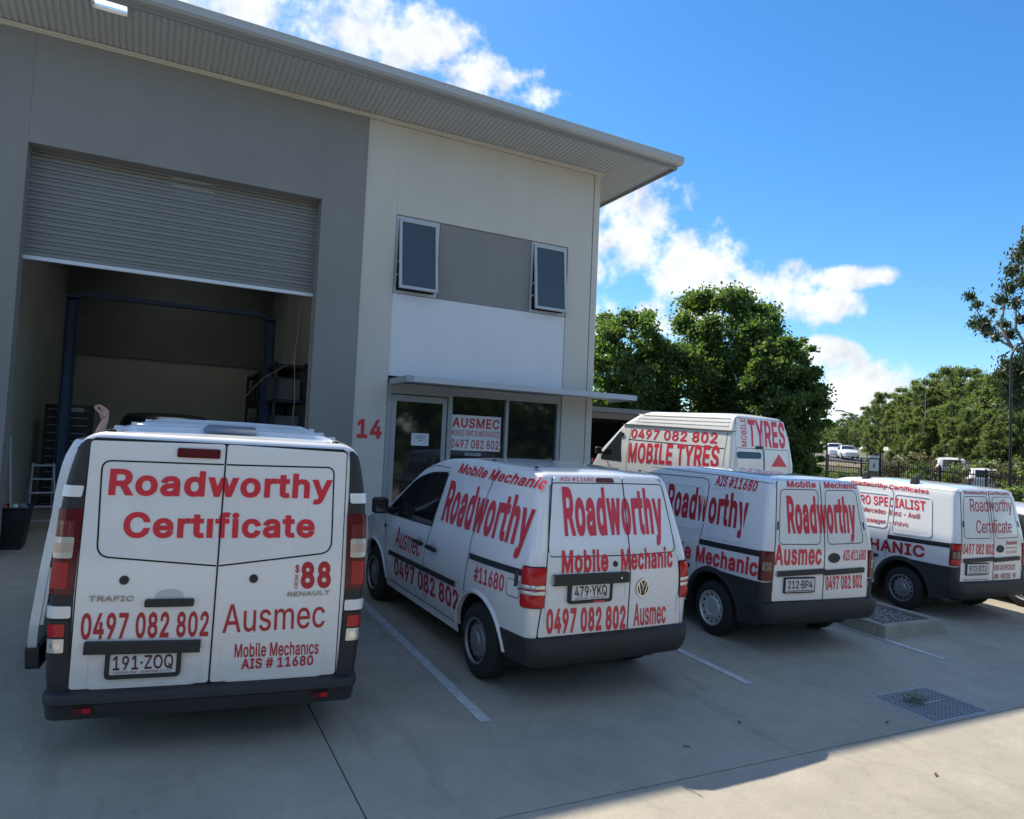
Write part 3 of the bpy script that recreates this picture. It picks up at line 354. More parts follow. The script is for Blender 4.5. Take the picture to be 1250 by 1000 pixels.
def shell(B, root, paint, name='body', glass=GLASSD):
    rs, z0, zb = B.rs, B.z0, B.zb
    ts = [B.rc*(1-math.cos(a*PI/2/5)) for a in range(6)]
    t = ts[-1]
    while t < B.L-.001: t += B.st if t < B.L-.4 else B.st*.7; ts.append(min(t, B.L))
    nlow = max(3, int((zb-z0)/.035)); lowz = [z0+(zb-z0)*i/nlow for i in range(nlow+1)]
    rows = []
    for t in ts:
        pl = B.plan(t); Zt = B.top(t)
        rt = .07
        if t < rt: Zt -= rt*(1-math.sqrt(max(0, 1-(1-t/rt)**2)))
        crn = B.crown*min(1, t/.4); drop = B.rc*(1-math.sqrt(max(0, 1-(1-t/B.rc)**2))) if t < B.rc else 0
        r = min(rs, max(.02, (Zt-zb-.03)*.6)); zs = max(zb+.02, Zt-crn-r)
        zz = lowz+[zb+(zs-zb)*i/14 for i in range(1, 15)]
        if t < B.ra-.28: zz = [max(z, z0+.10) for z in zz]
        pts = []
        for z in zz: pts.append((B.hw(z)*pl-drop, z))
        xs = B.hw(zs)*pl-drop; sl = (B.hw(zs-.05)-B.hw(zs))/.05*pl
        xi = xs-r*1.25
        for i in range(1, 7):                # shoulder: quadratic from the side tangent to the roof tangent
            q = i/6; c = (xs-sl*r*.9, zs+r*.93)
            pts.append((xs*(1-q)**2+2*c[0]*q*(1-q)+xi*q*q, zs*(1-q)**2+2*c[1]*q*(1-q)+(zs+r)*q*q))
        zr = zs+r
        for i in range(1, 9):
            x = xi*(1-i/8); z = zr+(Zt-zr)*(1-(x/max(xi, .01))**2)
            if B.ribs and B.ribs[0] < t < B.ribs[1] and abs(x) < B.ribs[3]*1.02:
                ph = ((t-B.ribs[0])/B.ribs[2]) % 1; z += .03*min(1, max(0, 3*math.sin(ph*2*PI)))
            pts.append((x, z))
        row = []
        for x, z in pts: row.append(V((x, t+(B.lean(z)+B.bow(x))*max(0, 1-t/1.2), z)))
        rows.append(row)
    npt = len(rows[0]); nlr = len(lowz); iroof = npt-8
    # arches: drop what lies inside the circle, pull the rim onto it
    holes = [(a, B.wz, B.ar) for a in (B.ra, B.fa)]
    def inside(p): return next((h for h in holes if (p.y-h[0])**2+(p.z-h[1])**2 < h[2]**2), None)
    kill = set()
    for i in range(len(rows)-1):
        for j in range(nlr):
            if all(inside(rows[a][b]) for a in (i, i+1) for b in (j, j+1)): kill.add((i, j))
    for i in range(len(rows)):
        for j in range(nlr+1):
            h = inside(rows[i][j])
            if h:
                adj = [(a, b) for a in (i-1, i) for b in (j-1, j) if b >= 0]
                if all(q in kill for q in adj): continue
                d = V((rows[i][j].y-h[0], rows[i][j].z-h[1])); d = d.normalized()*h[2] if d.length > 1e-5 else V((0, h[2]))
                y, z = h[0]+d.x, h[1]+d.y
                if z < z0: z = z0
                rows[i][j] = V((B.hw(z)*B.plan(y), y, z))
    mb, gl = MB(), MB()
    for sg in (1, -1):
        P = [[V((sg*p.x, p.y, p.z)) for p in row] for row in rows]
        o = len(mb.v)
        for row in P: mb.v += [tuple(q) for q in row]
        og = len(gl.v); gl.v += mb.v[o:]
        for i in range(len(P)-1):
            for j in range(npt-1):
                if (i, j) in kill: continue
                q = (i*npt+j, (i+1)*npt+j, (i+1)*npt+j+1, i*npt+j+1)
                if sg < 0: q = q[::-1]
                if B.ws and B.ws[0] <= ts[i] < B.ws[1] and j >= iroof-1:
                    gl.f.append(tuple(og+k for k in q)); gl.m.append(0)
                else: mb.f.append(tuple(o+k for k in q)); mb.m.append(0)
    n = 12                                             # rear face, then the nose
    for e, sgn in ((0, 1), (len(rows)-1, -1)):
        R = rows[e][:iroof+1]; cap = []
        for p in R:
            line = []
            for k in range(n+1):
                x = -p.x+2*p.x*k/n
                if e == 0: line.append((x, B.lean(p.z)+B.bow(x), p.z))
                else: line.append((x, p.y+.12*(1-(x/max(p.x, .01))**2), p.z))
            cap.append(line)
        mb.grid(cap, 0, flip=(sgn < 0))
    body = mb.build(name, paint, root, smooth=35)
    def strip_loose(o):
        bm = bmesh.new(); bm.from_mesh(o.data); bmesh.ops.delete(bm, geom=[v for v in bm.verts if not v.link_faces], context='VERTS')
        bmesh.ops.remove_doubles(bm, verts=bm.verts[:], dist=.0004); bm.to_mesh(o.data); bm.free()
        o.data.shade_smooth(); o.data.set_sharp_from_angle(angle=math.radians(38))
    strip_loose(body)
    if gl.f: w = gl.build('windscreen', glass, root); strip_loose(w)
    # floor and wheel housings
    u = MB(); hwid = B.hw(z0)-.28; u.box(-hwid, hwid, .22, B.L-.25, z0-.02, z0+.16)
    for a in (B.ra, B.fa):
        for sg in (1, -1):
            P = []
            for k in range(15):
                t = -.25+(PI+.5)*k/14; y, z = a+math.cos(t)*(B.ar+.014), B.wz+math.sin(t)*(B.ar+.014)
                P.append([(sg*(B.hw(max(z, z0))*B.plan(y)-.028), y, z), (sg*(hwid-.01), y, z)])
            u.grid(P)
            c = [(sg*(hwid-.012), a+math.cos(-.25+(PI+.5)*k/14)*(B.ar+.014), B.wz+math.sin(-.25+(PI+.5)*k/14)*(B.ar+.014)) for k in range(15)]
            u.add(c, [tuple(range(15))])
    u.build('underbody', SEAM, root, smooth=30)
    return body

def wheel(root, x, y, z, R, w, rim_r, sg, rim_mat, style, hole_n=16):
    """sg: side the wheel faces (-1 left)"""
    t = MB(); h = w/2; s = sg
    prof = [(-h+.01, rim_r-.005), (-h, rim_r+.02), (-h+.004, R-.055), (-h+.022, R-.018), (-h+.045, R-.002), (0, R), (h-.045, R-.002), (h-.022, R-.018), (h-.004, R-.055), (h, rim_r+.02), (h-.01, rim_r-.005)]
    t.lathe([(s*a, r) for a, r in prof], 'x', (x, y, z), 40)
    # tread grooves
    for a in (-.05, -.018, .018, .05):
        t.lathe([(a-.003, R+.0008), (a+.003, R+.0008)], 'x', (x, y, z), 40)
    ty = t.build('tyre', RUBBER, root, smooth=30)
    o = x+s*h
    r = MB(); q = rim_r
    r.lathe([(s*-.012, q-.002), (s*.004, q), (s*.006, q-.012), (s*-.016, q-.022)], 'x', (o, y, z), 48)     # lip
    rin, rout, dz = (q*.66, q-.024, -.022) if style != 'alloy' else (q*.2, q-.024, -.02)
    n = hole_n*6
    for k in range(n):                                       # slotted ring
        solid = (k % 6) < (3 if style == 'steel' else (4 if style == 'trim' else 2))
        a0, a1 = 2*PI*k/n, 2*PI*(k+1)/n; rm1, rm2 = rin+(rout-rin)*.24, rout-(rout-rin)*.2
        segs = [(rin, rout)] if solid else [(rin, rm1), (rm2, rout)]
        for b0, b1 in segs:
            P = []
            for b in (b0, b1):
                d = dz-.012*(b-rin)/(rout-rin)*(-1 if style == 'trim' else 1)
                P.append([(o+s*d, y+b*math.cos(a), z+b*math.sin(a)) for a in (a0, a1)])
            r.grid(P)
    if style == 'steel': prof2 = [(dz, rin), (dz+.008, rin-.008), (dz+.012, q*.40), (dz+.026, q*.33), (dz+.03, q*.2), (dz+.026, 0.001)]
    elif style == 'trim': prof2 = [(dz, rin), (dz+.012, rin-.01), (dz+.018, q*.42), (dz+.010, q*.36), (dz+.016, q*.2), (dz+.018, .001)]
    else: prof2 = [(dz, rin), (dz+.006, rin-.01), (dz+.008, .001)]
    r.lathe([(s*a, b) for a, b in prof2], 'x', (o, y, z), 36)
    if style == 'trim':                                      # raised bosses of the wheel trim
        for k in range(5):
            a = 2*PI*k/5+.3; c = V((o+s*(dz+.012), y+q*.5*math.cos(a), z+q*.5*math.sin(a)))
            r.lathe([(s*.008, .001), (s*.008, .012), (0, .014)], 'x', c, 10)
    rim = r.build('rim', rim_mat, ty, smooth=30)
    d = MB(); d.lathe([(s*-.05, q-.01), (s*-.05, .001)], 'x', (o, y, z), 24); d.build('brake_disc', SEAM, ty, smooth=0)
    return ty

def rect_peri(name, f, u0, u1, z0, z1, m, parent, off=.01, thick=.02, rr=.015, bulge=0):
    P = roundpoly([(u0, z0), (u1, z0), (u1, z1), (u0, z1)], rr, 4)
    g = (lambda u, z, o: f(u, z, o+bulge*max(0, 1-((2*u-u0-u1)/(u1-u0))**2)*max(0, 1-((2*z-z0-z1)/(z1-z0))**2)))
    return patch(name, P, g, off, m, parent, step=(.025, .04), thick=thick)

def bumper_wrap(B, root, m, prof, ufront, name='rear_bumper', sk=.6):
    """prof: (offset, z) from the top edge, out and down to the lower return; runs left side - rear - right side"""
    rows = []; us = [ufront-(ufront-B.rc)*i/6 for i in range(7)]+[B.rc-2*B.rc*i/8 for i in range(1, 9)]
    w = B.hw(.5); inner = [-(B.rc+(w-B.rc)*i/10) for i in range(1, 11)]
    L_, R_ = B.peri(-1), B.peri(1)
    rc0 = B.rc
    def at(f, u, o, z):
        k = 1.0 if u <= -B.rc else (sk if u >= B.rc else 1-(1-sk)*(u+B.rc)/(2*B.rc))
        if u > ufront-.12: k *= 1-.35*(u-(ufront-.12))/.12      # tuck in ahead of the arch
        return f(u, z, o*k)
    for u in us+inner: rows.append([at(L_, u, o, z) for o, z in prof])
    for u in (us+inner)[-2::-1]: rows.append([at(R_, u, o, z) for o, z in prof])
    mb = MB(); mb.grid(rows)
    for e in (0, len(rows)-1): mb.add(rows[e], [tuple(range(len(prof)))])
    return mb.build(name, m, root, smooth=40)

def plate(root, B, x0, x1, z0, z1, chars, q, frame=True, sub=None, dealer=None, extra=(), bold=.012):
    p = patch('number_plate', roundpoly([(x0, z0), (x1, z0), (x1, z1), (x0, z1)], .012, 3), B.rear, .030, PLATE, root, step=(.5, .5), thick=.02)
    if frame:
        mb = MB(); c = .012; ribbon(mb, roundpoly([(x0-c, z0-c), (x1+c, z0-c), (x1+c, z1+c), (x0-c, z1+c)], .015, 3), .026, B.rear, .012, closed=True, raised=.024)
        mb.build('plate_frame', BLACKP, p, smooth=30)
    lettering(chars, bold, q, B.rear, .0325, MAROON, p, 'plate_characters')
    if sub: lettering('QUEENSLAND - SUNSHINE STATE', 0, sub, B.rear, .0325, MAROON, p, 'plate_characters')
    return p
def clear_plate(root, B):
    pass

def seams(root, B, lines, name='door_seam', surf=None, width=.009, off=.0048):
    mb = MB()
    for P, closed in lines: ribbon(mb, P, width, surf, off, closed=closed)
    return mb.build(name, SEAM, root, smooth=0)

def mirror(root, B, y, z, sg, m=BLACKP, cap=None):
    f = B.left if sg < 0 else B.right; p = f(y, z)
    mb = MB(); x0, x1 = sorted((p.x+sg*.07, p.x+sg*.25)); mb.box(x0, x1, p.y-.05, p.y+.05, z-.05, z+.13)
    o = mb.build('door_mirror', m, root, smooth=0, bevel=.035)
    mb = MB(); mb.tube([p-V((sg*.03, 0, .01)), p+V((sg*.10, 0, .0))], .028, 8); mb.build('mirror_arm', m, o)
    g = MB(); g.box(x0+.025, x1-.025, p.y-.054, p.y-.0515, z-.025, z+.105); g.build('mirror_glass', mat('mirror_glass', (.10, .11, .12), .15, metal=.8), o, smooth=0)
    return o

def handle_bar(root, B, surf, a0, a1, b0, b1, m=BLACKP, off=.03, name='door_handle', r=.012, thick=.03):
    return patch(name, roundpoly([(a0, b0), (a1, b0), (a1, b1), (a0, b1)], r, 4), surf, off, m, root, step=(.1, .1), thick=thick)

def disc(name, surf, a, b, r, m, parent, off=.006, n=20, thick=.012, sx=1.0):
    return patch(name, [(a+sx*r*math.cos(2*PI*k/n), b+r*math.sin(2*PI*k/n)) for k in range(n)], surf, off, m, parent, step=(1, 1), thick=thick)

def arch_lip(root, B, m, w, off, name='arch_trim', axles=None, z_lo=None, thick=.012, sides=(-1, 1)):
    for a in (axles or (B.ra, B.fa)):
        for sg in sides:
            f = B.left if sg < 0 else B.right; z_lo_ = z_lo if z_lo is not None else B.z0
            t0 = math.asin(max(-1, min(1, (z_lo_-B.wz)/B.ar))); rows = []
            for k in range(29):
                t = t0+(PI-2*t0)*k/28; c, s_ = math.cos(t), math.sin(t)
                q = lambda r, o: f(a+r*c, B.wz+r*s_, o)
                i_ = q(B.ar-.004, -.03); rows.append([i_, q(B.ar-.004, off), q(B.ar+w*.5, off+thick*.5), q(B.ar+w, off*.5), q(B.ar+w+.004, -.004)])
            mb = MB(); mb.grid(rows, flip=(sg > 0)); mb.build(name, m, root, smooth=45)
def rear_doors(root, B, left_pts, right_pts, thick=.02, off=.007):
    """two proud leaves over a dark reveal"""
    allp = [left_pts[0], left_pts[-1]]+[]
    out = []
    for P in (left_pts, right_pts):
        out.append(patch('rear_door', roundpoly(P, .02, 3), B.rear, off, WHITE, root, step=(.16, .05), thick=thick))
    bx = [p[0] for p in left_pts+right_pts]; bz = [p[1] for p in left_pts+right_pts]
    return out
def reveal(root, B, P):
    patch('door_seal', P, B.rear, .0015, SEAM, root, step=(.2, .05))
def front_end(root, B, zh, lamp=True):
    mb = MB(); rows = []
    for k in range(-8, 9):
        x = k/8*B.hw(.5)*B.plan(B.L)*1.02; rows.append([B.front(x, z, o) for o, z in ((.10, .62), (.16, .56), (.17, .38), (.10, .26), (-.1, .25))])
    mb.grid(rows); mb.build('front_bumper', GREYP, root, smooth=40)
    patch('grille', roundpoly([(-.42, .66), (.42, .66), (.45, zh-.08), (-.45, zh-.08)], .04), B.front, .19, SEAM, root, step=(.08, .1), thick=.15)
    for s_ in (-1, 1):
        P = [(s_*.46, .68), (s_*.66, .70), (s_*.68, zh-.02), (s_*.46, zh-.06)]
        if s_ > 0: pass
        patch('headlight', roundpoly(P, .03), B.front, .20, CLEAR, root, step=(.06, .1), thick=.15)

# ================================================================== the vans
G_VAN = 'white sign-written vans parked outside the workshop'
def paint_text(root, B, items, m=RED):
    for it in items:
        kind, txt, w, q = it[:4]; mm = it[4] if len(it) > 4 else m
        lettering(txt, w, q, B.rear if kind == 'R' else B.left, .0115 if kind == 'R' else .004, mm, root)

# ---------------------------------------------------------------- silver-white panel van with the open side door
def trafic():
    B = Body(L=4.99, LEAN=[(.4, .06), (.95, .06), (1.2, .075), (1.9, .16), (2.1, .2)], SIDE=[(.28, .89), (.5, .915), (1.0, .925), (1.5, .915), (1.7, .89), (1.92, .845), (2.05, .80)],
             TOP=[(0, 1.955), (.3, 1.975), (2.6, 1.985), (3.1, 1.93), (3.35, 1.84), (4.25, 1.16), (4.75, .98), (4.99, .72)], topw=.08, z0=.30, zb=.86, rs=.11, crown=.012,
             rc=.055, bowd=.012, fr=.9, fk=.42, fp=2.6, st=.027, ra=.95, fa=4.05, wz=.325, ar=.40, ws=(3.38, 4.2), ribs=(.36, 2.9, .15, .62))
    root = empty('panel_van', 'large white van facing the roller door, Roadworthy Certificate on its rear, side door slid open', 'van', group=G_VAN, M=ground_matrix(.4405, -6.2504, -.1068))
    shell(B, root, WHITE)
    # rear doors with pressed window outline
    zt, zb = 1.905, .415
    reveal(root, B, [(-.793, zb-.012), (.780, zb-.012), (.769, zt), (.74, zt+.02), (-.76, zt+.02), (-.792, zt)])
    dl = patch('rear_door', roundpoly([(-.785, zb), (-.016, zb), (-.016, zt+.015), (-.785, zt)], .02, 3), B.rear, .008, WHITE, root, step=(.16, .05), thick=.02)
    dr = patch('rear_door', roundpoly([(-.006, zb), (.772, zb), (.762, zt), (-.006, zt+.015)], .02, 3), B.rear, .008, WHITE, root, step=(.16, .05), thick=.02)
    S = lambda a, b, o=0: B.rear(a, b, o)
    seams(dl, B, [(chaikin([(-.02, 1.79), (-.60, 1.787), (-.712, 1.785), (-.712, 1.68), (-.699, 1.36), (-.694, 1.21), (-.56, 1.197), (-.02, 1.15)]), False)], 'window_outline', S, .010, .0095)
    seams(dr, B, [(chaikin([(-.002, 1.79), (.58, 1.797), (.682, 1.80), (.684, 1.69), (.692, 1.38), (.692, 1.232), (.55, 1.215), (-.002, 1.15)]), False)], 'window_outline', S, .010, .0095)
    for x in (-.534, .212):
        disc('lock_cover', B.rear, x, 1.067, .027, BLACKP, dl if x < 0 else dr, .016)
    # handle in its scoop
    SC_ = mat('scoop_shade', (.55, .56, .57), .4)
    patch('handle_recess', roundpoly([(-.444, .885), (-.102, .885), (-.102, .975), (-.18, .99), (-.22, 1.012), (-.32, 1.012), (-.36, .99), (-.444, .975)], .02), B.rear, .010, WHITE, dl, thick=.004)
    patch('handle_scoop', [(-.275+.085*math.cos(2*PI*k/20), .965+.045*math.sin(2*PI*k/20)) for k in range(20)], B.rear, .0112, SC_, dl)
    handle_bar(dl, B, B.rear, -.41, -.131, .905, .95, off=.035)
    b = MB(); ribbon(b, [(-.717, .668), (-.075, .655)], .068, B.rear, .008, raised=.045); b.build('number_plate_light_bar', BLACKP, dl, smooth=30)
    for P, d in (([(-.705, .42), (-.073, .42), (-.073, .635), (-.705, .637)], dl), ([(.06, .42), (.70, .42), (.70, .705), (.06, .712)], dr)):
        mb = MB(); ribbon(mb, roundpoly(P, .05), .018, B.rear, .0075, closed=True, raised=.005); mb.build('panel_pressing', WHITE, d, smooth=60)
    seams(root, B, [([(-.011, .42), (-.011, 1.91)], False)], 'door_gap_shade', B.rear, .009, .0125)  # dark strip over the lettering, standing in for the shaded gap
    plate(root, B, -.575, -.205, .498, .625, '191·ZOQ', [-.558, .612, -.555, .527, -.222, .527], sub=[-.551, .52, -.551, .506, -.235, .506])
    k = MB(); ribbon(k, [(-.55, .487), (-.225, .487)], .016, B.rear, .0335); pf = k.build('dealer_strip', mat('dealer_blue', (.25, .33, .45), .4), root)
    lettering('VILLAGE MOTORS', .01, [-.495, .494, -.495, .481, -.265, .481], B.rear, .0345, INK, pf)
    # corner pillars, lamps
    TRED = mat('signal_red_lens', (.36, .01, .018), .2, spec=.3, coat=.3)
    for sg, nm in ((-1, 'l'), (1, 'r')):
        f = B.peri(sg); w = .126
        pil = patch('corner_pillar', roundpoly([(-w, .39), (.10, .39), (.06, .60), (.03, 1.80), (.012, 1.875), (-.03, 1.915), (-.062, 1.915), (-.10, 1.68), (-w, 1.48)], .02, 3), f, .006, BLACKP, root, step=(.02, .05), thick=.02)
        for z0, z1, q_ in ((1.562, 1.63, .024), (.845, .915, .008)): rect_peri('hinge_cover', f, -w+q_, .026, z0, z1, WHITE, root, .02, .03, .012)
        tl = rect_peri('tail_light', f, -w+.002, .026, .985, 1.49, DREDLENS, root, .016, .03, .015)
        rect_peri('red_lens', f, -w+.04, .008, 1.02, 1.175, TRED, tl, .020, .006, .01)
        rect_peri('amber_lens', f, -w+.032, .008, 1.33, 1.42, mat('pink_lens', (.16, .02, .03), .15, coat=1), tl, .020, .006, .006)
        rect_peri('clear_lens', f, -w+.026, .006, 1.20, 1.325, CLEAR, tl, .026, .012, .015)
        rect_peri('clear_band', f, -w+.03, .003, 1.235, 1.29, mat('clear_lens_inner', (.55, .42, .36), .2, metal=.2, coat=1), tl, .0275, .002, .01)
        lo = rect_peri('lower_light_housing', f, -w+.01, .02, .60, .83, BLACKP, root, .014, .02, .012)
        rect_peri('red_lens', f, -w+.035, .0, .735, .81, REDLENS, lo, .02, .01, .008)
        rect_peri('reversing_lens', f, -w+.035, .0, .64, .722, CLEAR, lo, .02, .01, .008)
        rect_peri('lens_ring', f, -w+.052, -.017, .66, .70, CHROME, lo, .0215, .002, .015)
    patch('high_brake_light', roundpoly([(-.299, 1.826), (-.045, 1.826), (-.045, 1.885), (-.299, 1.885)], .012), B.rear, .02, DREDLENS, dl, step=(.1, .05), thick=.015)
    bumper_wrap(B, root, GREYP, [(-.03, .412), (.012, .410), (.060, .402), (.074, .385), (.078, .35), (.060, .335), (.055, .30), (.045, .25), (-.05, .23)], .42, sk=.15)
    # the bumper dips under the doors: cover only low; corner towers carry it up beside the lamps
    for x0, x1 in ((-.745, -.647), (.628, .73)):
        rf = patch('bumper_reflector', roundpoly([(x0, .292), (x1, .292), (x1, .325), (x0, .325)], .006), B.rear, .075, DREDLENS, root, thick=.02)
        patch('bright_half', roundpoly([((x0+x1)/2, .295), (x1-.004, .295), (x1-.004, .322), ((x0+x1)/2, .322)], .004), B.rear, .0765, REDLENS, rf, thick=.002)
    # roof: side rails, darker centre panel
    for sg in (-1, 1):
        mb = MB(); rows = []
        for i in range(40):
            y = .30+2.9*i/39; z = B.top(y)-.035; x = .70
            rows.append([(sg*(x-.03), y, z+.005), (sg*(x-.026), y, z+.036), (sg*(x+.03), y, z+.03), (sg*(x+.04), y, z-.02)])
        mb.grid(rows); mb.build('roof_rail', WHITE, root, smooth=30)
        for y in (.55, 1.35, 2.2): boxobj('rail_fixing', WHITE, (sg*.70-.025, sg*.70+.025, y, y+.10, B.top(y)-.01, B.top(y)+.014), root, .004)
    GP = mat('grey_roof_patch', (.16, .19, .23), .35)
    mb = MB(); rows = []
    for i in range(26):
        y = .34+.9*i/25; ph = ((y-.36)/.15) % 1; rows.append([(x, y+.2*max(0, 1-y/1.2)*0+.14*max(0, 1-y/1.2), B.top(y)+.006+.03*min(1, max(0, 3*math.sin(ph*2*PI)))) for x in (-.17, .02, .17)])
    mb.grid(rows); mb.build('roof_patch', GP, root, smooth=50)
    # side door slid back along the left flank
    def far(y, z, o=0): return V((-(B.hw(z)+.185+.085*max(0, min(1, (1.35-z)/.95))-.03*max(0, (z-1.75)/.2)+o), y, z))
    D = [(.80, .43), (.78, .60), (.82, .95), (.84, 1.30), (.90, 1.70), (.98, 1.86), (1.82, 1.87), (1.84, .43)]
    sd = patch('sliding_door', roundpoly(D, .05), far, 0, WHITE, root, step=(.1, .06), thick=.055)
    patch('door_inner_skin', roundpoly(D, .05), lambda a, b, o=0: far(a, b, -.056), 0, WHITE, sd, step=(.1, .06))
    patch('door_trim', roundpoly([(.79, .30), (.80, .455), (1.84, .455), (1.84, .30)], .03), far, .012, GREYP, sd, step=(.1, .05), thick=.08)
    mb = MB(); ribbon(mb, [(.93, 1.80), (.86, 1.33), (.84, .95), (.81, .6)], .018, lambda a, b, o=0: far(a, b, -.056-o), 0, raised=.02); mb.build('door_rim', WHITE, sd, smooth=50)
    for y, z, s_ in ((.93, 1.80, .022), (.90, .78, .014), (.90, .74, .014)):
        mb = MB(); c = far(y, z, -.075); mb.lathe([(-.012, .001), (-.012, s_), (.012, s_), (.012, .001)], 'y', c, 14); mb.build('door_roller', BLACKP, sd, smooth=30)
    boxobj('door_latch', BLACKP, (-1.12, -1.06, .83, .88, .98, 1.12), sd, .008)
    patch('opening_shade_patch', roundpoly([(1.95, .42), (2.98, .42), (2.98, 1.82), (1.95, 1.84)], .06), B.left, .003, SEAM, root, step=(.3, .08))  # flat dark patch for the shade inside the open doorway
    seams(root, B, [([(3.05, .42), (3.02, 1.25), (3.15, 1.78)], False), ([(4.05, 1.2), (3.98, .80)], False)], 'door_seam', B.left)
    patch('side_window', roundpoly([(3.10, 1.22), (3.98, 1.16), (3.45, 1.66), (3.16, 1.74)], .05), B.left, .004, GLASSD, root)
    patch('side_window', roundpoly([(3.10, 1.22), (3.98, 1.16), (3.45, 1.66), (3.16, 1.74)], .05), B.right, .004, GLASSD, root, flip=True)
    mirror(root, B, 3.8, 1.2, -1); mirror(root, B, 3.8, 1.2, 1)
    arch_lip(root, B, GREYP, .04, .006)
    for y in (B.ra, B.fa):
        for sg in (-1, 1): wheel(root, sg*.80, y, .325, .325, .205, .205, sg, STEEL, 'steel', 16)
    front_end(root, B, 1.0)
    T = [('R', 'Roadworthy', 0.030, [-.666, 1.738, -.666, 1.577, .678, 1.590]), ('R', 'Certıficate', 0.030, [-.568, 1.477, -.564, 1.321, .579, 1.330]),
         ('R', '0497 082 802', 0.023, [-.747, .871, -.744, .714, -.035, .708], DARKRED), ('R', 'Ausmec', 0.004, [.041, .905, .047, .724, .683, .737], DARKRED),
         ('R', 'Mobile Mechanıcs', 0.015, [.128, .652, .131, .563, .657, .558], DARKRED), ('R', 'AIS # 11680', 0.023, [.175, .552, .176, .486, .626, .486], DARKRED),
         ('R', '88', 0.039, [.502, 1.17, .510, .996, .706, .998], DARKRED), ('R', '$', 0.018, [.466, 1.150, .468, 1.103, .496, 1.103], DARKRED), ('R', 'FROM', 0.009, [.47, .999, .495, .998, .491, 1.084], DARKRED)]
    paint_text(root, B, T)
    for t, q in (('TRAFIC', [-.715, .974, -.717, .942, -.475, .939]), ('RENAULT', [.43, .976, .428, .947, .70, .952])):
        o = lettering(t, .012, q, B.rear, .016, mat('badge_metal', (.30, .30, .31), .35, metal=.8), root, 'badge')
        s_ = o.modifiers.new('depth', 'SOLIDIFY'); s_.thickness = .005; s_.offset = -1
    return root
trafic()

